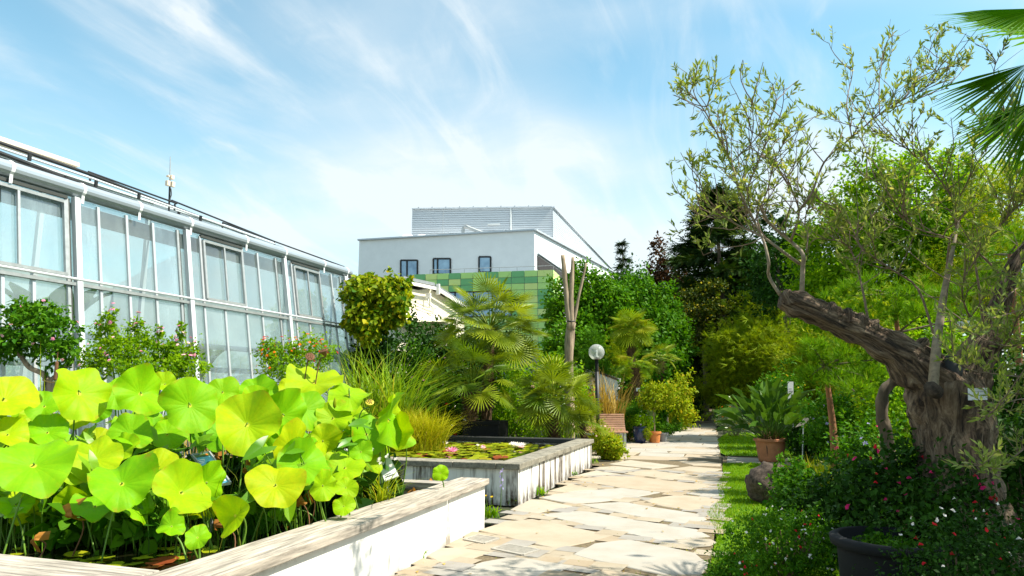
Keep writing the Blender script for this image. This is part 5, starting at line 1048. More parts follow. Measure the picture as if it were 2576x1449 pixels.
# ------------------------------------------------------------------ lotus, arrowhead and water lilies
def lotus_mesh(seed, wav=.10, fold=0.0, cup=.10, notch=0):
    r = np.random.default_rng(seed); n, R = 44, 7; ph = r.uniform(0, 6.28, 4); am = r.uniform(.4, 1, 4); v = [(0, 0, -cup*.6)]; f = []
    for i in range(1, R+1):
        q = i/R
        for j in range(n):
            a = 2*math.pi*j/n; rr = q*(1+.075*q*(am[0]*math.sin(2*a+ph[0])+am[1]*math.sin(3*a+ph[1])+.5*am[2]*math.sin(5*a+ph[2])))
            if notch: rr *= 1-notch*q*q*math.exp(-((a-math.pi*1.5)/.35)**2)
            z = -cup*(1-q)**2*.6+wav*q*q*(am[1]*math.sin(2*a+ph[1])+.6*am[2]*math.sin(3*a+ph[3])+.35*math.sin(7*a+ph[0])*q)-.05*q**3+fold*abs(rr*math.cos(a))**1.4
            v.append((rr*math.cos(a), rr*math.sin(a), z))
    f += [(0, 1+j, 1+(j+1) % n) for j in range(n)]
    q4 = [(1+(i-1)*n+j, 1+i*n+j, 1+i*n+(j+1) % n, 1+(i-1)*n+(j+1) % n) for i in range(1, R) for j in range(n)]
    return arr('leaf', np.array(v), [np.array(f), np.array(q4)], 'lotus_leaf', True)
LM = [lotus_mesh(k, .20+.07*(k % 3), (0, .10, .26, 0, .40, .18)[k % 6], .26, (.05, .16, 0, .22, .1, .12)[k % 6]) for k in range(8)]
LF = [lotus_mesh(20+k, .12, .75) for k in range(2)]
lo = thing('lotus', 'dense clump of lotus with big round lime green leaves filling the front planter', 'lotus', (-4.8, 5.2, WL)); r = np.random.default_rng(77)
def orient(p, a, way):
    v = (EYE-p).normalized(); s = math.sqrt(max(0, 1-a*a)); u = (Vector((0, 0, 1))-v*v.z).normalized(); rt = (RT-v*RT.dot(v)).normalized()
    w = dict(u=u, r=rt, l=-rt, d=-u, ur=(u+rt).normalized(), ul=(u-rt).normalized(), b=u)[way]
    n = v*a+w*s; return -n if way == 'b' else n
def stalk(p, n, parent, rad=.007, off=.12, m='stalk', name='stalk'):
    q = p-n*.06; b = Vector((p.x+r.normal()*off-.05*n.x, p.y+r.normal()*off+.05, WL-.03)); mid = q.lerp(b, .5)+Vector((-n.x*.06, -n.y*.06, .05))
    MB().tube(spline([tuple(p), tuple(q), tuple(mid), tuple(b)], 4), [rad*.8]*4+[rad]*9, 6).build(name, m, parent, smooth=True)
def lleaf(cx, cy, rx, ry, d, way='u', me=None, k=0, label=None):
    p = D(cx, cy, d); R = max(rx, ry)*mpp(d)*1.04; a = max(.25, min(rx, ry)/max(rx, ry))
    if way == 'u' and ry > rx*1.12: way = 'r'
    n = orient(p, a*.97, way); o = place(me or LM[k % 8], 'leaf', lo, p, n, R, r.uniform(0, 6.28), ydir=(0, 0, 1))
    if label: o['label'] = label
    stalk(p-n*.012, n, o); return o
LEAVES = [(12, 1000, 72, 48, 5.6), (205, 985, 72, 56, 6.0, 'ur'), (358, 988, 62, 52, 6.2, 'ur'), (480, 1018, 68, 66, 6.0, 'ur'), (622, 1065, 77, 74, 5.7), (718, 1045, 48, 66, 6.1, 'r'), (738, 1125, 44, 62, 5.7, 'r'),
 (85, 1162, 92, 64, 4.9), (172, 1165, 50, 56, 5.2), (240, 1150, 62, 50, 5.3), (307, 1212, 70, 60, 4.8), (392, 1180, 58, 46, 5.4), (462, 1235, 54, 70, 4.8, 'ur'), (525, 1215, 36, 52, 5.1, 'r'), (693, 1216, 64, 54, 5.2), (790, 955, 70, 36, 7.0), (770, 1027, 42, 54, 6.5, 'ur'),
 (838, 1050, 42, 46, 6.6), (925, 1090, 44, 52, 6.7, 'ur'), (878, 1000, 30, 52, 6.8, 'b'), (762, 1165, 52, 60, 5.5, 'ur'), (815, 1222, 30, 36, 5.4), (868, 1172, 50, 32, 6.0), (1108, 1190, 20, 20, 7.3), (865, 1272, 26, 24, 5.6), (497, 1350, 30, 26, 4.55),
 (432, 1322, 32, 28, 4.6), (290, 988, 44, 42, 6.7), (112, 1020, 42, 36, 6.6), (648, 985, 40, 44, 6.9), (560, 985, 36, 40, 7.0), (240, 1268, 52, 26, 4.95), (560, 1100, 40, 34, 6.1, 'b'), (40, 1265, 40, 26, 5.0), (890, 1055, 30, 40, 7.1), (735, 975, 34, 30, 7.2), (415, 965, 30, 26, 7.1), (985, 1040, 22, 46, 6.9, 'r'), (1003, 1085, 26, 44, 6.8, 'l'), (908, 1135, 30, 28, 6.3), (700, 1120, 36, 50, 6.0, 'r'),
 (640, 1010, 30, 40, 6.6), (815, 1110, 34, 40, 6.2), (960, 1130, 22, 34, 6.9), (330, 1090, 48, 40, 5.9), (120, 1085, 46, 38, 5.8), (420, 1090, 44, 36, 6.2), (20, 1090, 46, 36, 5.5), (870, 1225, 28, 24, 5.7)]
for k, q in enumerate(LEAVES): lleaf(*q[:5], way=q[5] if len(q) > 5 else 'u', k=k)
o = lleaf(590, 1298, 34, 46, 4.7, 'l', LF[0]); o = lleaf(985, 1058, 26, 66, 6.7, 'r', LM[2])
for k in range(62):                                     # the leaves behind and below them
    px, d = r.uniform(-20, 960), r.uniform(5.7, 7.2); zt_ = 1.05+.42*(d-5.6)/1.6; z = r.uniform(.70, zt_); py = 983+(1.55-z)*F_PX/d
    p = D(px, py, d)
    if p.x < -3.28 and p.y < 7.35 and not (440 < px < 620 and 1090 < py < 1260): lleaf(px, py, r.uniform(34, 52)*5.8/d, r.uniform(26, 44)*5.8/d, d, str(r.choice(['u', 'ur', 'ul', 'u'])), k=k)
for k in range(46):                                     # lower leaves hanging over the water
    px, d = r.uniform(-20, 900), r.uniform(5.0, 5.9); z = r.uniform(.56, .86); py = 983+(1.55-z)*F_PX/d
    if D(px, py, d).x < -3.45 and not (420 < px < 640 and py < 1260): lleaf(px, py, r.uniform(24, 44)*5.4/d, r.uniform(20, 36)*5.4/d, d, str(r.choice(['u', 'ur', 'd', 'r', 'l', 'd'])), k=k)
def withered(px, py, d, s, n, spin=0.):
    me = WMESH[int(r.integers(len(WMESH)))]; p = D(px, py, d); o = place(me, 'leaf', lo, p, n, s, spin); o['label'] = 'withered brown lotus leaf'; stalk(p, Vector(n).normalized(), o, .005, .08, 'seed_brown')
def wmesh(seed):
    q = np.random.default_rng(seed); n = 18; v = [(0, 0, 0)]; ph = q.uniform(0, 6.28, 3)
    for i in (1, 2, 3):
        for j in range(n):
            a = 2*math.pi*j/n; t = i/3; rr = t*(.75+.3*math.sin(3*a+ph[0])*t); v.append((rr*math.cos(a)*.7, rr*math.sin(a), -.9*t*t*abs(math.sin(a*1.5+ph[1]))+.25*t*math.sin(5*a+ph[2])))
    f = [(0, 1+j, 1+(j+1) % n) for j in range(n)]; g = [(1+(i-1)*n+j, 1+i*n+j, 1+i*n+(j+1) % n, 1+(i-1)*n+(j+1) % n) for i in (1, 2) for j in range(n)]
    return arr('leaf', np.array(v), [np.array(f), np.array(g)], 'withered', True)
WMESH = [wmesh(k) for k in range(4)]
for q in ((165, 1290, 4.9, .12), (85, 1355, 4.7, .08), (540, 1320, 4.8, .06), (750, 1258, 5.5, .07), (775, 1240, 5.7, .08), (620, 1180, 5.9, .08), (540, 1150, 6.2, .08)): withered(*q, (r.normal()*.5, -.9, r.uniform(-.1, .5)), r.uniform(0, 6))
# the old leaves low down at the back of the clump
lowb = []
for k in range(26):
    px, d = r.uniform(-60, 980), r.uniform(5.9, 7.3); p = D(px, 1000, d)
    if -8.2 < p.x < -3.45 and p.y < 7.25: lowb.append((p.x, p.y, .66, .30, .25, .26))
v, f = foliage(r, lowb, 4200, .15, 'heart', 120, .6, .1); stuff(put('lower_leaves', arr('lower_leaves', v, f, 'leaf_deep'), lo)); lowb = []
for k in range(30):
    px, d = r.uniform(-60, 940), r.uniform(5.05, 6.0); p = D(px, 1000, d)
    if p.x < -3.6 and p.y > 3.9 and not (440 < px < 620): lowb.append((p.x, p.y, .62, .22, .18, .13))
v, f = foliage(r, lowb, 1500, .13, 'heart', 90, .6, .1); stuff(put('lower_leaves', arr('lower_leaves', v, f, 'leaf_mid'), lo))
# seed heads
def seedhead(px, py, d, s, n, m, curve):
    p = D(px, py, d); t = place(MB().lathe([(.18, -1.3), (.5, -.7), (.95, -.1), (1.0, 0), (.9, .06), (0, .04)], n=18).mesh('seed_head', m, True), 'seed_head', lo, p, n, s)
    z = Vector(n).normalized(); x = z.orthogonal().normalized(); y = z.cross(x)
    for k in range(12):
        a = k*2.4; q = .78*math.sqrt((k+.4)/12); MB().lathe([(0, .02), (.0035, .012), (.004, 0)], p+z*s*.06+(x*math.cos(a)+y*math.sin(a))*q*s, 6).build('seed', 'seed_brown', t)
    MB().tube(spline([tuple(p-z*s*1.3), tuple(D(*curve, d)), tuple(Vector((p.x-.15, p.y, .9))), (p.x-.2, p.y, WL-.03)], 5), .006, 6).build('stalk', 'seed_brown' if m == 'seed_brown' else 'stalk', t); return t
seedhead(930, 1012, 6.6, .042, (.35, -.55, .75), 'seed_head', (905, 1045)); seedhead(780, 897, 7.0, .05, (.5, -.5, .5), 'seed_brown', (772, 920)); seedhead(814, 882, 7.0, .05, (-.2, -.4, .9), 'seed_brown', (800, 925))
place(MB().lathe([(0, -1), (.3, -.6), (.36, 0), (.2, .7), (0, 1.2)], n=12).mesh('bud', 'leaf_lime', True), 'bud', lo, D(842, 1015, 6.5), (0, 0, 1), .05)
# arrowhead plants between the lotus
def arrow_mesh(seed):
    q = np.random.default_rng(seed); out = [(0, -.05), (.16, -.36), (.34, -.62), (.42, -.40), (.40, 0), (.33, .35), (.20, .70), (0, 1.0)]; v = []; f = []; k = len(out); fl = q.uniform(.1, .5)
    for s in (-1, 1): v += [(s*x, y, fl*x-.22*y*y+(.05*math.sin(6*y) if x else 0)) for x, y in out]
    v += [(0, y*.8+.1, -.22*(y*.8+.1)**2-.0) for y in (-.05, .25, .5, .75)]
    for s in (0, k):
        for i in range(1, k-2): f.append((s, s+i, s+i+1) if s else (s, s+i+1, s+i))
        f.append((s, s+k-2, s+k-1) if s else (s, s+k-1, s+k-2))
    return arr('leaf', np.array(v), np.array(f), 'arrow_leaf')
AM = [arrow_mesh(k) for k in range(5)]
ar = thing('arrowhead_plant', 'glossy arrow shaped green leaves crowded between the lotus leaves', 'water plant', (-4.6, 5.4, WL)); r = np.random.default_rng(78)
for k in range(300):
    px, d = r.uniform(-30, 960), r.uniform(4.95, 6.9); z = r.uniform(.66, 1.0+.36*(d-4.9)/2); py = 983+(1.55-z)*F_PX/d; p = D(px, py, d)
    if p.x > -3.25 or p.y > 7.35 or p.y < 3.4 or (455 < px < 610 and 1110 < py < 1250): continue
    n = Vector((r.normal()*.5+.15, r.normal()*.4-.45, r.uniform(.3, 1))).normalized(); a = r.uniform(0, 6.28)
    o = place(AM[k % 5], 'leaf', ar, p, n, r.uniform(.11, .19), 0, ydir=Vector((math.cos(a), math.sin(a)-.3, -.5-.4*r.random())))
    MB().tube([tuple(p), tuple(p+Vector((r.normal()*.04, .06, -.15))), (p.x+r.normal()*.08, p.y+.08, WL-.02)], .004, 4).build('stalk', 'stalk', o)
for k in range(16):
    px, d = r.uniform(860, 1000), r.uniform(6.0, 6.9); p = D(px, 983+(1.55-r.uniform(.75, 1.0))*F_PX/d, d); place(fm('star', 'petal_white'), 'flower', ar, p, (0, -.7, .7), .022)
rr_ = np.random.default_rng(79); n_ = 900; px = rr_.uniform(-40, 1000, n_); dd_ = rr_.uniform(4.5, 6.6, n_)
base = np.array([tuple(G(CX+(a-CX), 983+(1.55-WL)*F_PX/b, WL)) for a, b in zip(px, dd_)]); base[:, 2] = WL-.02; base = base[(base[:, 0] < -3.3) & (base[:, 1] > 3.9) & (base[:, 1] < 7.3)]
v, f = blades(rr_, base, .62, .005, .5, 3); ru = stuff(put('water_rushes', arr('water_rushes', v, f, 'reed_dark'))); ru['label'] = 'thin dark rushes standing in the front pond below the lotus leaves'
rr_ = np.random.default_rng(80); b0 = D(985, 1215, 6.6); base = np.tile(np.array([b0.x-.1, b0.y, WL]), (60, 1))+np.c_[rr_.normal(size=(60, 2))*.05, np.zeros(60)]
tp = thing('papyrus_sedge', 'arching yellow green sedge leaning over the water near the planter end', 'sedge', (b0.x-.1, b0.y, WL)); v, f = blades(rr_, base, .62, .008, 1.2, 5); stuff(put('leaf_blades', arr('leaf_blades', v, f, 'leaf_lime'), tp))
bc = D(120, 990, 7.2); tp = thing('bulrush', 'bulrush with brown cattail and long pointed leaves at the left', 'bulrush', (bc.x, bc.y, WL))
v, f = blades(np.random.default_rng(81), np.tile(np.array([bc.x, bc.y, WL]), (16, 1))+np.c_[np.random.default_rng(3).normal(size=(16, 2))*.07, np.zeros(16)], 1.7, .014, .25, 5); put('leaf_blades', arr('leaf_blades', v, f, 'leaf_lime'), tp); stuff(bpy.data.objects[tp.children[0].name])
q = D(141, 945, 7.2); MB().tube([(q.x, q.y, WL), tuple(q)], .006, 5).build('stem', 'stalk', tp); MB().lathe([(0, -.1), (.018, -.09), (.018, .09), (.004, .1), (.003, .2), (0, .2)], D(141, 933, 7.2), 10).build('cattail', 'seed_brown', tp)
# --- water lilies
def pad_mesh(seed):
    q = np.random.default_rng(seed); n = 16; v = [(0, 0, 0)]
    for j in range(n+1): a = -math.pi/2+.16+(2*math.pi-.32)*j/n; rr = 1+.05*q.normal(); v.append((rr*math.cos(a), rr*math.sin(a), .03*q.normal()+.02))
    return arr('pad', np.array(v), np.array([(0, j, j+1) for j in range(1, n+1)]), 'pad_leaf')
PD = [pad_mesh(k) for k in range(5)]
def pads(t, spots, z):
    for k, (x, y, s) in enumerate(spots): place(PD[k % 5], 'pad', t, (x, y, z+r.uniform(0, .012)), (r.normal()*.07, r.normal()*.07, 1), s, r.uniform(0, 6.28))
r = np.random.default_rng(83); wl1 = thing('water_lily', 'scattered small lily pads floating near the camera in the front planter', 'water lily', (-3.9, 3.9, WL))
sp = []
for x, y, w in ((140, 1245, 75), (770, 1240, 110), (1010, 1280, 120), (1430, 1285, 90), (1640, 1312, 150), (1100, 1378, 115), (1310, 1392, 60), (1530, 1372, 110), (1380, 1425, 85), (1280, 1430, 70), (1740, 1190, 60), (1620, 1190, 70), (2120, 1205, 80), (2270, 1175, 45), (960, 1340, 80), (760, 1335, 70), (880, 1300, 70), (620, 1330, 80), (450, 1310, 60), (360, 1300, 50), (1330, 1345, 100), (1660, 1255, 75), (560, 1320, 90), (740, 1300, 70), (1900, 1240, 70), (1820, 1290, 60), (1180, 1330, 60), (900, 1380, 70), (1000, 1405, 60), (1480, 1250, 60), (200, 1180, 60), (1990, 1180, 70)):
    p = G(*Zm('E', x, y), WL); sp.append((p.x, p.y, w*.25*(p-EYE).dot(H)/F_PX))
for x, y, w in ((950, 890, 70), (1400, 730, 90), (1560, 605, 70), (1970, 610, 60), (1600, 560, 60), (1020, 770, 90), (1480, 640, 60), (680, 920, 60), (1920, 575, 50)):
    p = G(*Zm('Gz', x, y), WL); sp.append((min(p.x, -3.2), p.y, w*.25*(p-EYE).dot(H)/F_PX))
pads(wl1, sp, WL+.004)
for x, y in ((2090, 500), (1480, 635), (1040, 850), (640, 920), (1880, 590), (590, 850)):
    p = G(*Zm('Gz', x, y), WL+.02); place(WMESH[int(r.integers(4))], 'withered_leaf', wl1, (min(p.x, -3.25), p.y, WL+.03), (r.normal()*.3, r.normal()*.3, 1), .09, r.uniform(0, 6))
wl2 = thing('water_lily', 'thick carpet of lily pads with pink and white flowers in the rear pond', 'water lily', (-5, 12, .44)); sp = []
for k in range(285):
    y = r.uniform(9.62, 13.9); x = r.uniform(-6.7, -3.55-.12*max(0, y-10)); sp.append((x, y, r.uniform(.085, .15)))
pads(wl2, sp, .445)
v, f = scatter([(0, 0, 0), (.5, .2, .0), (.6, .8, .01), (0, 1.1, 0), (-.6, .8, .01), (-.5, .2, 0)], [(0, 1, 2), (0, 2, 3), (0, 3, 4), (0, 4, 5)], np.c_[r.uniform(-6.7, -3.6, 420), r.uniform(9.6, 13.9, 420), np.full(420, .45)], np.c_[r.normal(size=(420, 2)), np.zeros(420)], np.tile([0, 0, 1.], (420, 1)), r.uniform(.06, .12, 420)); stuff(put('small_pads', arr('small_pads', v, f, 'leaf_gold'), wl2))
for x, y, m, s in ((1138, 1134, 'petal_pink', .14), (1120, 1114, 'petal_white', .09), (1202, 1118, 'petal_white', .05), (1215, 1122, 'petal_pink', .07), (1291, 1117, 'petal_white', .11), (1301, 1119, 'petal_white', .12), (1314, 1118, 'petal_white', .10), (1312, 1123, 'petal_blush', .09), (1216, 1125, 'petal_blush', .07)):
    p = G(x, y+3, .46); place(fm('lily', m), 'flower', wl2, p, (0, -.15, 1), s, r.uniform(0, 6))
# --- information boards in the pond
def text(body, size, name, m, parent, M4):
    cu = bpy.data.curves.new('lettering', 'FONT'); cu.body = body; cu.size = size; cu.align_x = 'CENTER'; cu.align_y = 'CENTER'; cu.resolution_u = 2; o = bpy.data.objects.new('lettering', cu); COL.objects.link(o)
    dg = bpy.context.evaluated_depsgraph_get(); me = bpy.data.meshes.new_from_object(o.evaluated_get(dg)); bpy.data.objects.remove(o); me.materials.clear(); me.materials.append(M[m]); return put(name, me, parent, M4)
def panel(t, tl, tr, br, bl, th, m, name='board'):
    o = MB().quadbox([bl, br, tr, tl], -th).build(name, m, t); n = (br-bl).cross(tl-bl).normalized()
    def at(u, v, off=.003): return bl.lerp(br, u).lerp(tl.lerp(tr, u), v)+n*off
    x = (br-bl).normalized(); y = (tl-bl); y = (y-x*y.dot(x)).normalized(); R = Matrix((x, y, n)).transposed().to_4x4()
    def patch(u0, v0, u1, v1, mm, nm='print'): return MB().add([at(u0, v0), at(u1, v0), at(u1, v1), at(u0, v1)], [(0, 1, 2, 3)]).build(nm, mm, o)
    def blob(u, v, ru, rv, mm, off=.004): return MB().add([at(u+ru*math.cos(a), v+rv*math.sin(a), off) for a in np.linspace(0, 6.283, 15)[:-1]], [tuple(range(14))]).build('print', mm, o)
    def word(s, u, v, size, mm): return text(s, size, 'lettering', mm, o, Matrix.Translation(at(u, v, .005)) @ R)
    return o, at, patch, blob, word
tl, tr, br, bl = D(482, 1144, 5.9), D(526, 1137, 5.9), D(580, 1215.5, 5.5), D(544, 1221.7, 5.5)
t = thing('lotus_board', 'tilted blue information board with green leaf pictures among the lotus stems', 'sign', (bl.x, bl.y+.15, WL)); o, at, patch, blob, word = panel(t, tl, tr, br, bl, .012, 'sign_blue')
for a, b in ((tl, tr), (tr, br), (br, bl), (bl, tl)): MB().beam(a, b, .012, .02).build('frame', 'galvanised', t)
patch(.05, .88, .95, .97, 'label_olive'); blob(.78, .925, .07, .03, 'sign_orange'); blob(.62, .55, .30, .16, 'sign_green'); blob(.66, .30, .20, .11, 'sign_green', .005); patch(.12, .08, .40, .16, 'sign_white'); patch(.5, .08, .85, .16, 'sign_white'); patch(.1, .78, .5, .80, 'sign_white'); patch(.1, .73, .45, .75, 'sign_white'); patch(.1, .68, .35, .70, 'sign_white')
MB().tube([at(.5, .5, -.02), tuple(Vector((at(.5, .5).x, at(.5, .5).y+.05, WL-.05)))], .012, 6).build('post', 'galvanised', t)
tl, tr, br, bl = D(943, 1150, 7.0), D(976, 1139, 7.0), D(1003, 1197, 6.75), D(968, 1210, 6.75)
t = thing('plant_board', 'white tilted information board with green plant picture at the planter end', 'sign', (bl.x, bl.y+.15, WL)); o, at, patch, blob, word = panel(t, tl, tr, br, bl, .012, 'sign_white')
blob(.35, .55, .16, .13, 'sign_green'); blob(.5, .42, .12, .12, 'panel_mid', .005); blob(.25, .72, .08, .08, 'sign_blue'); patch(.15, .1, .8, .13, 'sign_ink'); patch(.15, .18, .6, .20, 'sign_ink'); MB().tube([at(.5, .5, -.02), (at(.5, .5).x, at(.5, .5).y+.05, WL-.05)], .012, 6).build('post', 'galvanised', t)
# ------------------------------------------------------------------ lamp, bench, pots
lb = D(1501, 905, 17.0); lm = thing('globe_lamp', 'black garden lamp post with clear round globe', 'lamp', (lb.x, lb.y, 0)); lx, ly, lz = lb
gz = D(1501, 886, 17).z; gr_ = 20*mpp(17)
MB().tube([(lx, ly, -.02), (lx, ly, lz-.30)], .048, 16).build('pole', 'dark_metal', lm, smooth=True); MB().lathe([(.046, -.30), (.044, -.29), (.044, -.02), (.06, 0), (.085, .02), (.085, .035), (0, .04)], (lx, ly, lz), 18).build('neck', 'black_tub', lm)
MB().lathe([(gr_*math.sin(a), -gr_*math.cos(a)) for a in np.linspace(.38, math.pi, 18)][:-1]+[(0, gr_)], (lx, ly, gz), 28).build('globe', 'globe_acrylic', lm, smooth=True)
MB().lathe([(.062, .03), (.062, .075), (.05, .09), (.03, .10), (0, .10)], (lx, ly, lz), 14).build('socket', 'galvanised', lm); MB().lathe([(.022, .10), (.022, .22), (.018, .235), (0, .24)], (lx, ly, lz), 12).build('bulb', 'sign_white', lm)
e = G(1578, 1126, 0); bn = thing('slatted_bench', 'curved wooden slatted bench on grey steel legs beside the path', 'bench', e)
cur = spline([(-.34, .90), (-.26, .70), (-.17, .52), (-.06, .43), (.10, .41), (.26, .43), (.34, .40)], 5); cur = np.array(cur); sl_ = np.concatenate([[0], np.cumsum(np.linalg.norm(np.diff(cur, axis=0), axis=1))]); cnt = 15
fw_ = -H
for k in range(cnt):
    s = sl_[-1]*(k+.5)/cnt; u = np.array([np.interp(s, sl_, cur[:, 0]), np.interp(s, sl_, cur[:, 1])]); u2 = np.array([np.interp(min(s+.03, sl_[-1]), sl_, cur[:, 0]), np.interp(min(s+.03, sl_[-1]), sl_, cur[:, 1])])-u
    c = e-fw_*.3+fw_*u[0]+Vector((0, 0, u[1])); nn = (fw_*(-u2[1])+Vector((0, 0, u2[0]))); MB().beam(c+RT*.03, c-RT*1.6, .048, .03, nn if nn.length > 1e-4 else (0, 0, 1)).build('slat', 'bench_wood', bn, bevel=.004)
for s in (-.06, -1.5):
    MB().beam(e+RT*s+Vector((0, 0, -.01)), e+RT*s+Vector((0, 0, .41)), .05, .07, RT).build('leg', 'galvanised', bn); MB().beam(e+RT*s-fw_*.55+Vector((0, 0, -.01)), e+RT*s-fw_*.55+Vector((0, 0, .48)), .05, .07, RT).build('leg', 'galvanised', bn)
    MB().tube([tuple(e+RT*s-fw_*.3+fw_*p[0]+Vector((0, 0, p[1]-.03))) for p in cur], .016, 6).build('side_frame', 'galvanised', bn)
cb = e-RT*.30-fw_*.35; MB().box((cb.x-.17, cb.y-.12, -.01), (cb.x+.17, cb.y+.12, .38)).build('concrete_foot', 'concrete', bn, bevel=.01)
def pot(name, label, px, py, d, r0, r1, h, m, bulge=0, rim=.02, group='pots along the path', n=26):
    c = D(px, py, d); c.z = 0; t = thing(name, label, 'pot', c, group); k = 8
    prof = [(r0*.98, 0)]+[(r0+(r1-r0)*i/k+bulge*math.sin(math.pi*i/k), h*i/k) for i in range(k)]+[(r1, h-.055)]
    MB().lathe(prof+[(r1-.03, h-.055)], c, n).build('body', m, t, smooth=True)
    MB().lathe([(r1+.002, h-.06), (r1+rim, h-.05), (r1+rim, h-.005), (r1+rim*.4, h), (r1-.03, h), (r1-.03, h-.08)], c, n).build('rim', m, t); MB().lathe([(r1-.031, h-.075), (0, h-.06)], c, n).build('soil_fill', 'soil', t); return t, c
pot('flower_pot', 'tall dark blue glazed pot beside the bench', 1611, 1116, 20.7, .14, .19, .50, 'blue_glaze', .035)
t, c = pot('flower_pot', 'orange terracotta pot holding the little standard tree', 1647, 1116, 20.7, .145, .185, .34, 'terracotta_orange'); lem = c
pot('flower_pot', 'small grey pot right of the orange terracotta pot', 1668, 1112, 21.2, .10, .16, .28, 'grey_pot')
lc = D(1652, 1002, 20.8); lt_ = thing('lemon_tree', 'little standard tree with round leafy head in the orange terracotta pot', 'tree', (lem.x, lem.y, .28))
MB().tube(spline([(lem.x, lem.y, .24), (lem.x+.01, lem.y, .6), (lem.x+.0, lem.y, .95), tuple(lc)], 4), np.linspace(.022, .014, 13), 7).build('trunk', 'bark_pale', lt_, smooth=True)
r = np.random.default_rng(31); v, f = foliage(r, blobpx([(1652, 1000, 44, 34, 20.8), (1625, 1010, 24, 22, 20.8), (1680, 990, 26, 24, 20.8), (1650, 975, 28, 16, 20.8)]), 3000, .085, 'oval', 70, .3, .3); stuff(put('crown', arr('crown', v, f, 'leaf_lime'), lt_))
bp = D(1611, 1116, 20.7); shrub('potted_shrub', 'loose leafy plant growing out of the dark blue pot', 'plant', 1612, 1042, 30, 20.7, 1500, .07, 'lance', 'leaf_bright', seed=301, zmin=.45, flowers=(7, 'head', ['petal_lilac'], .05))
shrub('trailing_fern', 'fine green trailing fern hanging down beside the blue pot', 'plant', 1627, 1074, 9, 20.5, 900, .06, 'willow', 'leaf_feather', seed=302, zmin=.12)
# small display board, box and labels
def stake_plate(name, label, corners, d, m, foot, group='plant label boards'):
    p = [D(x, y, d) for x, y in corners]; t = thing(name, label, 'label', (p[0].x, p[0].y, 0), group); MB().quadbox(p, .012).build('plate', m, t); c = sum(p, Vector())/4; g = D(*foot, d); MB().tube([tuple(c+H*.03), (g.x, g.y, -.03)], .012, 6).build('stake', 'galvanised', t)
stake_plate('plant_label', 'dark green tilted label board seen from behind near the lemon tree', [(1622, 1046), (1651, 1047), (1648, 1034), (1625, 1029)], 21.6, 'label_olive', (1637, 1110))
stake_plate('plant_label', 'brown tilted label board on a thin grey stake right of the strelitzia', [(2000, 1075), (2022, 1068), (2043, 1046), (2023, 1052)], 14.2, 'grey_wood', (2017, 1165))
bx = D(1668, 1063, 24.5); t = thing('display_box', 'weathered wooden display box with pale corner post behind the pots', 'box', (bx.x, bx.y, 0)); MB().box((bx.x-.2, bx.y, 0), (bx.x+.10, bx.y+.4, .72)).build('panel', 'seed_brown', t); MB().box((bx.x+.103, bx.y-.03, 0), (bx.x+.18, bx.y+.05, .80)).build('post', 'grey_wood', t); MB().box((bx.x-.22, bx.y-.02, .723), (bx.x+.10, bx.y+.42, .76)).build('lid', 'grey_wood', t)
a = D(1982, 960, 17.5); b = D(1996, 1010, 17.5); t = thing('info_post', 'narrow white information panel behind the strelitzia', 'sign', (a.x, a.y, 0)); o, at, patch, blob, word = panel(t, a, D(1996, 960, 17.5), b, D(1983, 1010, 17.5), .02, 'sign_white'); patch(.1, .5, .9, .53, 'sign_ink'); patch(.1, .42, .8, .44, 'sign_ink'); patch(.55, .15, .9, .36, 'label_olive'); patch(.1, .62, .7, .64, 'sign_ink')
MB().tube([(a.x+.06, a.y+.05, -.02), (a.x+.06, a.y+.05, a.z)], .02, 6).build('post', 'galvanised', t)
# the big terracotta pot with its strelitzia
tp, c = pot('flower_pot', 'large weathered terracotta pot with a crack on the lawn edge', 1940, 1157, 15.4, .26, .325, .50, 'terracotta', .0, .03, n=32)
MB().add([(c.x-.10, c.y-.292, .40), (c.x-.07, c.y-.296, .42), (c.x-.085, c.y-.283, .12)], [(0, 2, 1)]).build('crack', 'sign_ink', tp)
def paddle(seed, L, st):
    q = np.random.default_rng(seed); mb = MB(); mb.tube(spline([(0, 0, 0), (0, st*.5, .04), (0, st, 0)], 3), [.010, .009, .008, .008, .007, .006, .006], 5)
    for s in (-1, 1):
        k = 7; v = []
        for i in range(k): t = i/(k-1); v += [(0, st+L*t, -.30*L*t*t), (s*L*.165*math.sin(math.pi*min(1, t*.93+.07))**.75, st+L*t, -.30*L*t*t+.16*L*math.sin(math.pi*t)+.015*q.normal())]
        mb.add(v, [((2*i, 2*i+1, 2*i+3, 2*i+2) if s > 0 else (2*i, 2*i+2, 2*i+3, 2*i+1)) for i in range(k-1)])
    return mb.mesh('leaf', 'paddle_leaf')
PDM = [paddle(k, .46+.05*k, .66+.12*(k % 3)) for k in range(4)]
sx_ = thing('strelitzia', 'lush strelitzia with many paddle leaves in the large terracotta pot', 'plant', (c.x, c.y, .44)); r = np.random.default_rng(41)
for k in range(84):
    a = k*2.4; e_ = math.radians(88-66*(k/84)**.8+r.normal()*5); dv = Vector((math.cos(a)*math.cos(e_), math.sin(a)*math.cos(e_), math.sin(e_))); b = c+Vector((math.cos(a)*.15*r.random(), math.sin(a)*.15*r.random(), .42))
    put('leaf', PDM[k % 4], sx_, Matrix.Translation(b) @ frame(dv, Vector((0, 0, 1)) if e_ < 1.35 else Vector((-math.cos(a), -math.sin(a), .1)), r.normal()*.7) @ Matrix.Scale(r.uniform(.8, 1.1), 4))
base = np.tile(np.array([c.x, c.y, .42]), (90, 1))+np.c_[r.normal(size=(90, 2))*.11, np.zeros(90)]; v, f = blades(r, base, .36, .012, .5, 3); stuff(put('dry_stalks', arr('dry_stalks', v, f, 'seed_brown'), sx_))
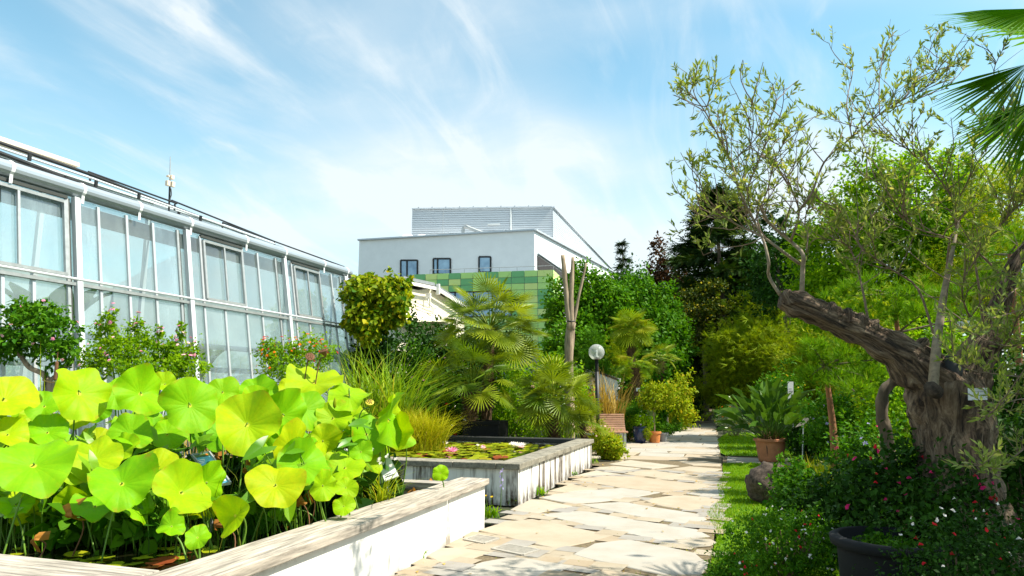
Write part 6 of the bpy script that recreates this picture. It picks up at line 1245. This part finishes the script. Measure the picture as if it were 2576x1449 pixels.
# boulder
bo = G(1922, 1268, 0); t = thing('boulder', 'rounded dark brown boulder on the edge of the lawn', 'rock', bo); import mathutils
from mathutils import noise as mn
me = bpy.data.meshes.new('boulder'); bm_v, bm_f = [], []
n1, n2 = 40, 26
for i in range(n2+1):
    th = math.pi*i/n2
    for j in range(n1):
        ph = 2*math.pi*j/n1; d_ = Vector((math.sin(th)*math.cos(ph), math.sin(th)*math.sin(ph), math.cos(th))); q = 1+.22*mn.noise(d_*1.6)+.10*mn.noise(d_*4)+.05*mn.noise(d_*11); bm_v.append((bo.x+.10+d_.x*.31*q, bo.y+.15+d_.y*.30*q, .24+d_.z*.30*q))
bm_f = [(i*n1+j, (i+1)*n1+j, (i+1)*n1+(j+1) % n1, i*n1+(j+1) % n1) for i in range(n2) for j in range(n1)]
MB().add(bm_v, bm_f).build('stone_body', 'boulder_stone', t, smooth=True)
# ------------------------------------------------------------------ the border in the shade
shrub('sage_bush', 'low airy sage bush with small white and red flowers at the lawn edge', 'sage', 1975, 1285, 150, 5.9, 10000, .030, 'oval', 'leaf_mid', 'sage bushes in the border', 401, (70, 'lip', ['petal_white', 'petal_white', 'petal_white', 'petal_red'], .024), nclump=90, rsub=.22, stems=14, wide=.9)
shrub('sage_bush', 'sage sprig bush leaning over the path stones at the bottom edge', 'sage', 1850, 1395, 62, 5.2, 3200, .028, 'oval', 'leaf_mid', 'sage bushes in the border', 402, (18, 'lip', ['petal_white', 'petal_red'], .026), nclump=40, rsub=.25, stems=8)
shrub('sage_bush', 'dark sage bush full of white and red flowers in the bottom right corner', 'sage', 2450, 1262, 215, 3.9, 9000, .030, 'oval', 'leaf_deep', 'sage bushes in the border', 403, (70, 'lip', ['petal_white', 'petal_white', 'petal_red'], .024), nclump=90, rsub=.22, stems=14, wide=.8)
shrub('sage_bush', 'dark green sage with magenta flowers in front of the olive trunk', 'sage', 2235, 1115, 150, 5.3, 6500, .060, 'oval', 'leaf_deep', 'sage bushes in the border', 404, (34, 'lip', ['petal_magenta', 'petal_magenta', 'petal_red'], .042), nclump=60, stems=10, wide=.7)
shrub('sage_bush', 'tall sage with magenta flower spikes at the foot of the olive', 'sage', 2400, 1175, 120, 4.7, 4500, .050, 'oval', 'leaf_deep', 'sage bushes in the border', 405, (22, 'lip', ['petal_magenta', 'petal_red'], .036), nclump=50, stems=10, wide=.6)
shrub('border_shrub', 'dense dark bush between the boulder and the black tub', 'shrub', 2090, 1195, 95, 6.6, 5200, .055, 'oval', 'leaf_deep', 'border shrub plants', 406)
shrub('border_shrub', 'fresh green bush with lilac flowers left of the olive trunk', 'shrub', 2185, 1060, 95, 8.2, 5200, .06, 'oval', 'leaf_mid', 'border shrub plants', 407, (14, 'star', ['petal_lilac', 'petal_magenta'], .035))
shrub('border_shrub', 'dark bush at the right edge below the olive name tag', 'shrub', 2560, 1040, 110, 6.3, 5200, .055, 'oval', 'leaf_deep', 'border shrub plants', 408)
shrub('border_shrub', 'yellow green feathery bush low behind the curved dark stem', 'shrub', 2250, 1085, 70, 9.3, 3000, .10, 'feather', 'leaf_bright', 'border shrub plants', 409)
tb = D(2245, 1350, 4.75); tb.z = 0; t = thing('round_tub', 'large black round plant tub in the shade at the bottom', 'tub', tb); hz = D(2245, 1350, 4.75).z
MB().lathe([(.33, 0), (.345, hz-.10), (.345, hz-.06)], tb, 40).build('body', 'black_tub', t, smooth=True); MB().lathe([(.346, hz-.07), (.385, hz-.06), (.39, hz-.01), (.37, hz), (.33, hz), (.32, hz-.12)], tb, 40).build('rim', 'black_tub', t, smooth=True); MB().lathe([(.322, hz-.10), (0, hz-.07)], tb, 30).build('soil_fill', 'soil', t)
r = np.random.default_rng(43); v, f = foliage(r, [(tb.x, tb.y, hz-.06, .28, .28, .05)], 1500, .03, 'oval', 40, .3, .1); ms_ = thing('ground_cover', 'low bright green cover growing inside the black tub', 'plant', (tb.x, tb.y, hz-.1)); stuff(put('foliage', arr('foliage', v, f, 'leaf_mid'), ms_))
cs = thing('curved_stem', 'dark curved bare stem rising in front of the olive trunk', 'stem', D(2232, 1118, 6.4)); MB().tube(spline([tuple(Vector((D(2236, 1200, 6.4).x, D(2236, 1200, 6.4).y, 0))), tuple(D(2232, 1115, 6.4)), tuple(D(2219, 1050, 6.4)), tuple(D(2222, 990, 6.4)), tuple(D(2245, 962, 6.4)), tuple(D(2275, 945, 6.3))], 7), np.linspace(.062, .04, 36), 12, wob=lambda i, a, p: 1+.12*math.sin(a*4+i)).build('stem', 'bark', cs, smooth=True)
# ------------------------------------------------------------------ the old olive tree
OD = 5.2; ob = D(2410, 1250, OD); ob.z = 0
ol = thing('olive_tree', 'old gnarled olive tree with thick limb reaching left and thin airy branches', 'olive tree', ob)
def bark_wob(amp, fr, seed):
    return lambda i, a, p: 1+amp*mn.noise(Vector((math.cos(a)*1.4+seed, math.sin(a)*1.4, i*fr)))+amp*.75*mn.noise(Vector((math.cos(a)*4, math.sin(a)*4+seed, i*fr*1.8)))+.06*math.sin(a*7+i*.12)+.05*mn.noise(Vector((math.cos(a)*9, math.sin(a)*9, i*fr*4+seed)))
def limb(pts, rad, name, m='olive_bark', n=30, k=12, amp=.28, seed=0, parent=None):
    P = spline([tuple(D(*p)) if len(p) == 3 else tuple(D(p[0], p[1], OD)) for p in pts], k); R_ = [float(q[0]) for q in spline([(q,) for q in rad], k)]
    o = MB().tube(P, R_, n, wob=bark_wob(amp, .12*12/k, seed)).build(name, m, parent or ol, smooth=True)
    at = o.data.attributes.new('along', 'FLOAT_VECTOR', 'POINT'); s = 0.0; buf = []
    for i, q in enumerate(P):
        if i: s += (Vector(q)-Vector(P[i-1])).length
        buf += [c for j in range(n) for c in (math.cos(2*math.pi*j/n)+seed, math.sin(2*math.pi*j/n), s*2.2)]
    at.data.foreach_set('vector', buf); return o
zb = D(2405, 1250, OD)
P0 = [(2425, 1560), (2420, 1350), (2408, 1200), (2398, 1090), (2392, 1000), (2400, 940)]
limb(P0, [.42, .33, .265, .25, .27, .20], 'trunk', seed=1, amp=.22)
limb([(2385, 1030), (2335, 950), (2265, 890), (2195, 850), (2125, 818), (2060, 788), (2005, 765), (1966, 752)], [.24, .195, .135, .108, .098, .096, .098, .07], 'limb', seed=3)
limb([(2395, 1020), (2440, 930), (2490, 830), (2525, 740), (2555, 660), (2600, 600)], [.20, .14, .085, .060, .05, .035], 'limb', seed=6)
for q, s in ((2396, 932), .11),:
    c = D(*q, OD-.16); MB().lathe([(0, -s*1.3), (s*.5, -s*.9), (s*.62, 0), (s*.4, s*.9), (0, s*1.2)], c, 12).build('hollow_shade', 'sign_ink', ol, smooth=True)  # dark bulge painted in for the shade inside a cavity of the fork
limb([(2352, 985, 4.95), (2343, 977, 4.78)], [.055, .05], 'cut_stub', 'boulder_stone', 14, 4, .1, 8)
for i_, (a_, b_) in enumerate((((2100, 795), (2090, 762)), ((2128, 806), (2132, 778)), ((2168, 822), (2165, 790)), ((2190, 836), (2204, 806)), ((2035, 776), (2022, 752)), ((1990, 758), (1975, 732)), ((2300, 885), (2330, 855)))):
    limb([(a_[0], a_[1], OD-.03), ((a_[0]+b_[0])/2, (a_[1]+b_[1])/2, OD-.04), (b_[0], b_[1], OD-.02)], [.07, .052, .022], 'knot', n=14, k=4, amp=.5, seed=20+i_)
limb([(2348, 975, 4.95), (2356, 870, 4.95), (2372, 755, 5.0), (2392, 650, 5.0), (2412, 555, 5.1)], [.036, .031, .025, .016, .005], 'branch', 'twig_pale', 12, 8, .06, 2)
BR = [ # thin branches traced from the limb up: photograph points, radius at the start, depth change
 ([(1963, 742), (1934, 695), (1934, 661), (1921, 607), (1898, 557), (1861, 484), (1840, 409), (1818, 365), (1774, 281), (1735, 235), (1701, 219)], .024, -.25),
 ([(2018, 740), (2019, 674), (2020, 640), (1989, 607), (1932, 557), (1908, 510), (1880, 482), (1905, 413), (1935, 347), (1975, 280)], .034, .1),
 ([(1989, 607), (2002, 570), (2010, 531), (1994, 482), (1970, 443), (1935, 390)], .019, .25),
 ([(2010, 531), (2041, 487), (2059, 440), (2081, 398), (2143, 345), (2213, 287), (2271, 252), (2330, 219), (2395, 165)], .019, .3),
 ([(2143, 345), (2130, 260), (2145, 180), (2140, 115)], .008, .4), ([(2213, 287), (2212, 200), (2225, 120), (2250, 80)], .008, .5),
 ([(2271, 252), (2320, 180), (2345, 110), (2370, 60)], .008, .45), ([(2245, 272), (2330, 240), (2400, 200), (2440, 150)], .009, .3),
 ([(2012, 664), (1963, 628), (1919, 596), (1859, 568), (1822, 547), (1755, 540)], .024, -.1), ([(1822, 547), (1780, 500), (1745, 450), (1740, 380)], .008, -.2),
 ([(2028, 636), (2032, 596), (2025, 557), (2038, 521), (2075, 542), (2130, 575)], .012, .2), ([(1898, 557), (1930, 480), (1950, 400), (1990, 330)], .010, -.4),
 ([(1861, 484), (1880, 400), (1895, 320), (1890, 250)], .009, -.4), ([(1840, 409), (1900, 350), (1950, 270), (1945, 215)], .008, -.2), ([(1774, 281), (1790, 230), (1800, 190)], .006, -.3), ([(1735, 235), (1750, 190), (1755, 160)], .006, -.3),
 ([(2185, 812), (2172, 740), (2150, 652), (2120, 610), (2032, 597)], .018, .3), ([(2150, 652), (2200, 600), (2250, 560)], .010, .3),
 ([(2352, 850), (2309, 727), (2242, 677), (2170, 625), (2140, 567), (2100, 520)], .017, .1), ([(2535, 710), (2465, 640), (2395, 602), (2307, 575), (2265, 540), (2232, 482), (2180, 440)], .018, -.2),
 ([(2368, 770), (2380, 687), (2390, 602), (2404, 577), (2402, 517), (2357, 442), (2304, 395), (2256, 354), (2200, 330)], .018, -.1), ([(2402, 517), (2440, 440), (2450, 360), (2480, 290)], .010, -.2),
 ([(2478, 850), (2462, 720), (2454, 630), (2502, 585), (2552, 527), (2590, 490)], .018, -.3), ([(2552, 527), (2540, 440), (2560, 350), (2540, 230)], .010, -.2), ([(2540, 350), (2520, 250), (2500, 180), (2530, 110)], .008, -.2),
 ([(2480, 860), (2440, 800), (2420, 720), (2460, 640)], .016, -.5), ([(2500, 900), (2540, 850), (2560, 800), (2600, 770)], .012, -.8), ([(2580, 950), (2500, 940), (2440, 930), (2400, 900)], .010, -1.0), ([(2600, 1110), (2550, 1150), (2510, 1180), (2470, 1170)], .008, -1.3),
 ([(2600, 1000), (2540, 1010), (2490, 1040)], .008, -1.1), ([(2600, 860), (2530, 870), (2470, 850), (2430, 830)], .009, -1.0), ([(2600, 700), (2540, 740), (2500, 800)], .010, -.8),
]
r = np.random.default_rng(99); TW = MB(); LP, LY, LN, LS = [], [], [], []
def leaf_pairs(pts, dens, s0, sz):
    for a, b in zip(pts[:-1], pts[1:]):
        a, b = np.array(a), np.array(b); L = np.linalg.norm(b-a); k = max(1, int(L*dens)); d = (b-a)/max(L, 1e-6)
        for i in range(k):
            t = i/k
            for s in (-1, 1):
                sd = nrm(np.cross(d, r.normal(size=3)))*s; LP.append(a+(b-a)*t); LY.append(nrm(d*.9+sd*.65+r.normal(size=3)*.25+np.array([0, 0, .25]))); LN.append(r.normal(size=3)+np.array([0, 0, .8])); LS.append(sz*r.uniform(.65, 1.2))
def seen_at(p):
    v_ = Vector(p)-EYE; k_ = v_.dot(FWD); return CX+F_PX*v_.dot(RT)/k_, CY-F_PX*v_.dot(UPV)/k_
def twig(p, g, L, rad, sz, p_leaf=.9):
    sx, sy = seen_at(np.array(p)+np.array(g)*L)
    if sx < 1672 or sy < (150 if sx < 1990 else 45): return
    q = [np.array(p, float)]
    for s in range(4): g = nrm(g+r.normal(size=3)*.16+np.array([0, 0, .10])); q.append(q[-1]+g*L/4)
    TW.tube([Vector(x) for x in q], np.linspace(rad, .0013, 5), 4, cap=False)
    if r.random() < p_leaf: leaf_pairs(q[1 if r.random() < .7 else 2:], 54, 0, sz*.9)
    return q
for bi, (pts, r0, dz) in enumerate(BR):
    K = len(pts); W = spline([tuple(D(x, y, OD+dz*(i/(K-1))+.06*math.sin(i*2.1+bi))) for i, (x, y) in enumerate(pts)], 4); m_ = len(W); r0 = max(.0048, r0*.56)
    MB().tube(W, np.linspace(r0, max(.0028, r0*.16), m_), 8 if r0 > .012 else 6, wob=lambda i, a, p: 1+.08*math.sin(a*3+i)).build('branch', 'twig_pale' if r0 > .011 else 'twig', ol, smooth=True)
    main = r0 > .0085; low = pts[0][1] > 840 and pts[0][0] > 2390
    for i in range(int(m_*(.34 if main else .15)), m_):
        d = nrm(W[min(i+1, m_-1)]-W[max(i-1, 0)])
        if (main or r.random() < .25) and r.random() < .9:                  # a side branch that forks off and carries its own twigs
            g = nrm(d*.55+r.normal(size=3)*.45+np.array([-.05, 0, .35])); L = r.uniform(.25, .55)*(1 if bi else .7); q = [np.array(W[i])]
            for s in range(6): g = nrm(g+r.normal(size=3)*.13+np.array([0, 0, .06])); q.append(q[-1]+g*L/6)
            sx, sy = seen_at(q[-1])
            if sx < 1672 or sy < (150 if sx < 1990 else 45): continue
            TW.tube([Vector(x) for x in q], np.linspace(.0048, .0022, 7), 5, cap=False)
            for s in range(2, 7):
                if r.random() < .74: twig(q[s], nrm((q[s]-q[s-1])*6+r.normal(size=3)*.7+np.array([0, 0, .3])), r.uniform(.08, .24), .0022, .064)
        for rep in range(4 if low else (2 if not main and r.random() < .6 else 1)):
            if r.random() < .75: twig(W[i], nrm(d*.55+r.normal(size=3)*.55+np.array([-.05, 0, .26])), r.uniform(.08, .24), .0026, .064, .85 if not main else .6)
    leaf_pairs(W[-3:], 40, 0, .064)
stuff(TW.build('twigs', 'twig', ol)); v, f = scatter(*T_LANCE, np.array(LP), np.array(LY), np.array(LN), np.array(LS)); stuff(put('foliage', arr('foliage', v, f, 'leaf_olive'), ol))
def name_tag(c4, d, label, lines):
    tl, tr, br, bl = [D(x, y, d) for x, y in c4]; t = thing('name_tag', label, 'tag', (tl+tr)/2, 'white plant tags'); o, at, patch, blob, word = panel(t, tl, tr, br, bl, .003, 'sign_white', 'plate'); w = (tr-tl).length
    for s, v_, k in lines: word(s, .5, v_, w*k, 'sign_ink')
    MB().tube([at(.5, 1.0), at(.5, 1.25, -.02), at(.52, 1.6, -.06)], .0015, 4).build('wire', 'seed_brown', t)
name_tag([(2435, 976.5), (2484, 976), (2484, 1006), (2436, 1007)], 4.72, 'white name tag hanging on the olive trunk reading Olea europaea', [('Olea europaea', .72, .105), ('Echter Ölbaum', .38, .105)])
name_tag([(2409, 809), (2444, 806), (2445, 823), (2410, 827)], 4.85, 'smaller white tag higher up between the olive forks', [('Olea europaea', .6, .10)])
